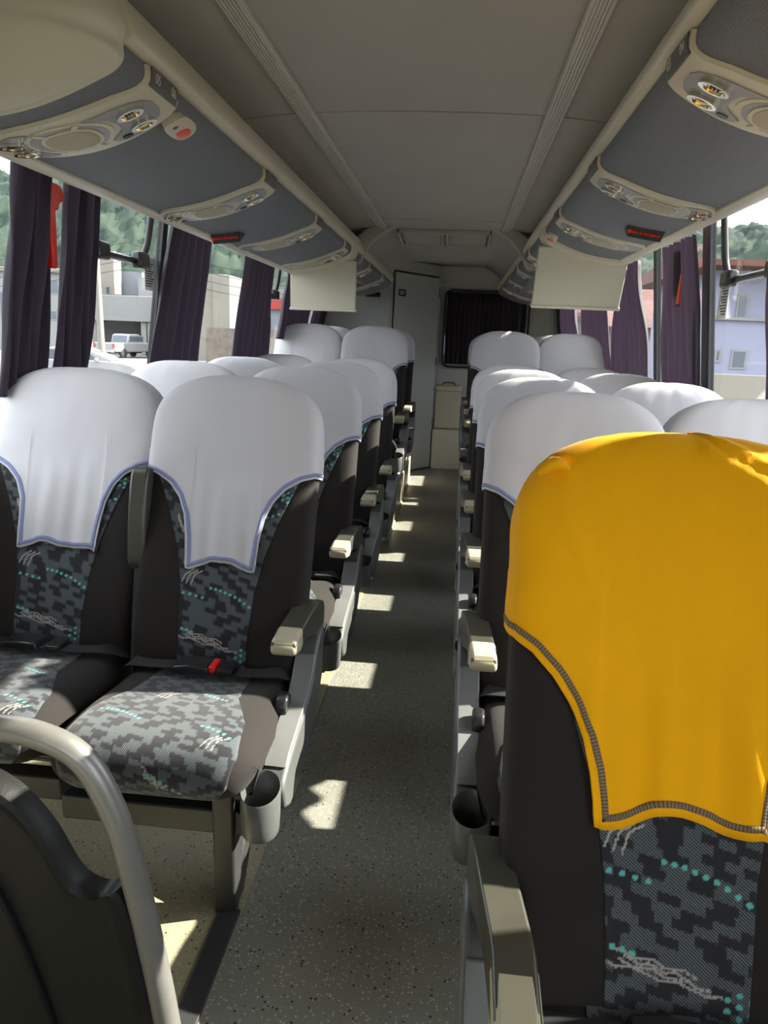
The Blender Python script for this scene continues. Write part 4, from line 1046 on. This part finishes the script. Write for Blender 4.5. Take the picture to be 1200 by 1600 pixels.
# pickup under the carport
def wheels(r, pts, R=.36, w=.24):
    for x, y in pts:
        m = MB(); m.lathe([(.05, -w/2), (R-.05, -w/2), (R, -w/2+.04), (R, w/2-.04), (R-.05, w/2), (.05, w/2)], (x, y, R), 20, 'x'); m.build('wheel', 'tyre', r, smooth=50)
c = at(191, 553, 56)
pk = thing('pickup_truck', 'white pickup truck seen from behind under the carport', 'car', (c.x, 57, GZ)); pk.rotation_euler.z = math.radians(-14)
m = MB(); m.prism([(-2.7, .55), (-2.7, 1.12), (-.95, 1.15), (.9, 1.18), (2.3, 1.08), (2.6, .85), (2.6, .45), (-2.5, .45)], 'x', -.92, .92); m.build('body', 'carwhite', pk, bevel=.08, seg=3)
m = MB(); m.prism([(-1.0, 1.12), (-.80, 1.72), (-.55, 1.80), (.35, 1.80), (.60, 1.72), (1.25, 1.15)], 'x', -.78, .78); m.build('cab', 'carwhite', pk, bevel=.08, seg=3)
m = MB(); m.prism([(-1.0, 1.22), (-.82, 1.68), (-.75, 1.68), (-.93, 1.22)], 'x', -.66, .66); m.build('rear_window', 'darkglass', pk, bevel=.01)
m = MB(); m.box(-.79, .79, -.72, .95, 1.22, 1.66); m.build('side_windows', 'darkglass', pk, bevel=.05)
for s in (-1, 1): MB().box(min(s*.76, s*.93), max(s*.76, s*.93), -2.73, -2.62, .78, 1.08).build('tail_light', 'taillight', pk, bevel=.02)
MB().box(-.9, .9, -2.82, -2.68, .42, .60).build('bumper', 'console', pk, bevel=.03)
wheels(pk, [(-.8, -1.55), (.8, -1.55), (-.8, 1.65), (.8, 1.65)], .38)
# white car
c = at(128, 570, 27.5)
wc = thing('car', 'white hatchback parked beyond the second left curtain', 'car', (c.x, 28, GZ)); wc.rotation_euler.z = math.radians(-78)
m = MB(); m.prism(spline([(-2.0, .35), (-2.05, .75), (-1.9, .95), (-1.2, .98), (.9, .97), (1.75, .85), (2.05, .62), (2.05, .35), (-2.0, .35)], 4)[:-1], 'x', -.86, .86); m.build('body', 'carwhite', wc, bevel=.07, seg=3)
m = MB(); m.prism(spline([(-1.75, .94), (-1.45, 1.30), (-1.0, 1.45), (-.2, 1.46), (.25, 1.36), (1.0, .95), (-1.75, .94)], 4)[:-1], 'x', -.70, .70); m.build('cabin', 'carwhite', wc, bevel=.06, seg=3)
for y0, y1, in ((-1.35, -.55), (-.48, .30)):
    m = MB(); m.prism([(y0, 1.0), (y0+.12, 1.34), (y1-.12 if y1 > 0 else y1, 1.36 if y1 < 0 else 1.28), (y1+(.3 if y1 > 0 else 0), 1.0)], 'x', -.715, .715); m.build('side_window', 'darkglass', wc, bevel=.01)
m = MB(); m.prism([(.33, 1.32), (.40, 1.32), (1.0, 1.0), (.93, .99)], 'x', -.62, .62); m.build('windscreen', 'darkglass', wc, bevel=.01)
for s in (-1, 1): MB().box(min(s*.86, s*1.0), max(s*.86, s*1.0), .48, .62, .95, 1.08).build('mirror', 'carwhite', wc, bevel=.03)
wheels(wc, [(-.76, -1.3), (.76, -1.3), (-.76, 1.3), (.76, 1.3)], .31, .2)
# utility pole and wires
a0 = at(150, 412, 40); a1 = at(159, 545, 40)
tag(MB().tube([(a1.x, 40, GZ), (a0.x, 40, a0.z+2.5)], [.2, .15], 12).build('utility_pole', 'concrete', smooth=60), 'pale concrete utility pole in front of the carport building', 'pole')
for i in range(4):
    z = a0.z+.2+.5*i; pts = []
    for k in range(25):
        f = k/24; pts.append((a0.x-22+43*f, 40+10*f, z-1.6*math.sin(PI*((f*2.0) % 1.0))))
    tag(MB().tube(pts, .018, 5).build('overhead_cable', 'black', smooth=60), 'thin overhead cable crossing in front of the left hillside', 'cable', 'overhead cables on the left')
# houses on the right
x0, x1, z0, z1 = B(1108, 1215, 412, 640, 30)
h1 = thing('house', 'lilac two-storey house with a tiled eave beyond the nearest right window', 'house', ((x0+x1)/2+3, 34, GZ)); o = h1.location
loc(MB().box(x0, x1+8, 30, 39, GZ, z1)).build('wall', 'lilac', h1, smooth=0)
q0, q1 = at(1100, 432, 28.5), at(1200, 400, 28.5)
m = MB(); m.prism([(28.3, z1-.25), (28.3, z1-.05), (34.5, z1+.55), (40.5, z1-.05), (40.5, z1-.25)], 'x', x0-.9, x1+9); loc(m).build('roof', 'tiles', h1, smooth=0)
for q in ((1141, 1166, 546, 577), (1116, 1126, 545, 566), (1150, 1168, 460, 500)):
    a0, a1, c0, c1 = B(*q, 30); win(h1, a0-o.x, a1-o.x, 30-o.y, c0-GZ, c1-GZ, frame_m='wwall')
a0, a1, c0, c1 = B(1112, 1215, 496, 501, 29.9); loc(MB().box(a0, a1+8, 29.8, 30, c0, c1)).build('string_course', 'wwall', h1, smooth=0)
struct(MB().box(*B(1095, 1215, 583, 640, 24)[:2], 24, 24.3, GZ, B(1095, 1215, 586, 640, 24)[3]).build('wall_garden', 'cwall', smooth=0))
x0, x1, z0, z1 = B(1002, 1048, 500, 600, 46)
h2 = thing('house', 'low cream house with stepped red tile roofs beyond the right curtains', 'house', ((x0+x1)/2, 50, GZ)); o = h2.location
loc(MB().box(x0-4, x1+3, 46, 56, GZ, z1)).build('wall', 'cwall', h2, smooth=0)
m = MB(); m.prism([(45.2, z1-.2), (45.2, z1), (50.5, z1+2.6), (56.8, z1), (56.8, z1-.2)], 'x', x0-4.6, x1+3.6); loc(m).build('roof', 'tiles', h2, smooth=0)
a0, a1, c0, c1 = B(1000, 1046, 512, 600, 40); loc(MB().box(a0-2, a1+1, 41, 46, GZ, c1)).build('porch_wall', 'cwall', h2, smooth=0)
m = MB(); m.prism([(40.2, c1-.15), (40.2, c1), (46, c1+1.7), (46, c1+1.5)], 'x', a0-2.5, a1+1.4); loc(m).build('porch_roof', 'tiles', h2, smooth=0)
for q in ((1012, 1022, 532, 556), (1028, 1040, 532, 552)):
    a0, a1, c0, c1 = B(*q, 41); win(h2, a0-o.x, a1-o.x, 41-o.y, c0-GZ, c1-GZ, frame_m='cap')
for i in range(3):
    pts = [(4+30*k/16, 26-3*k/16, 6.4+.5*i-1.0*math.sin(PI*k/16)) for k in range(17)]
    tag(MB().tube(pts, .012, 5).build('overhead_cable', 'black', smooth=60), 'thin overhead cable in the sky beyond the right windows', 'cable', 'overhead cables on the right')

# ------------------------------------------------------------------ light
w = bpy.data.worlds.new('world'); SC.world = w; w.use_nodes = True
bg = w.node_tree.nodes['Background']; bg.inputs['Color'].default_value = (.90, .95, 1.0, 1); bg.inputs['Strength'].default_value = 3.2
sd = bpy.data.lights.new('sun', 'SUN'); sd.energy = 14.0; sd.angle = math.radians(.6); sd.color = (1.0, .93, .78)
so_ = bpy.data.objects.new('sun', sd); C.objects.link(so_)
to_sun = Vector((1.0, .30, .68)).normalized()
so_.rotation_euler = to_sun.to_track_quat('Z', 'Y').to_euler(); so_.location = (30, 15, 20)
SC.view_settings.view_transform = 'Standard'; SC.view_settings.look = 'None'; SC.view_settings.gamma = 1; SC.view_settings.use_curve_mapping = False
SC.view_settings.exposure = .82
try:
    SC.cycles.max_bounces = 10; SC.cycles.diffuse_bounces = 6; SC.cycles.transparent_max_bounces = 24; SC.cycles.sample_clamp_indirect = 6; SC.cycles.caustics_reflective = False; SC.cycles.caustics_refractive = False
except Exception: pass
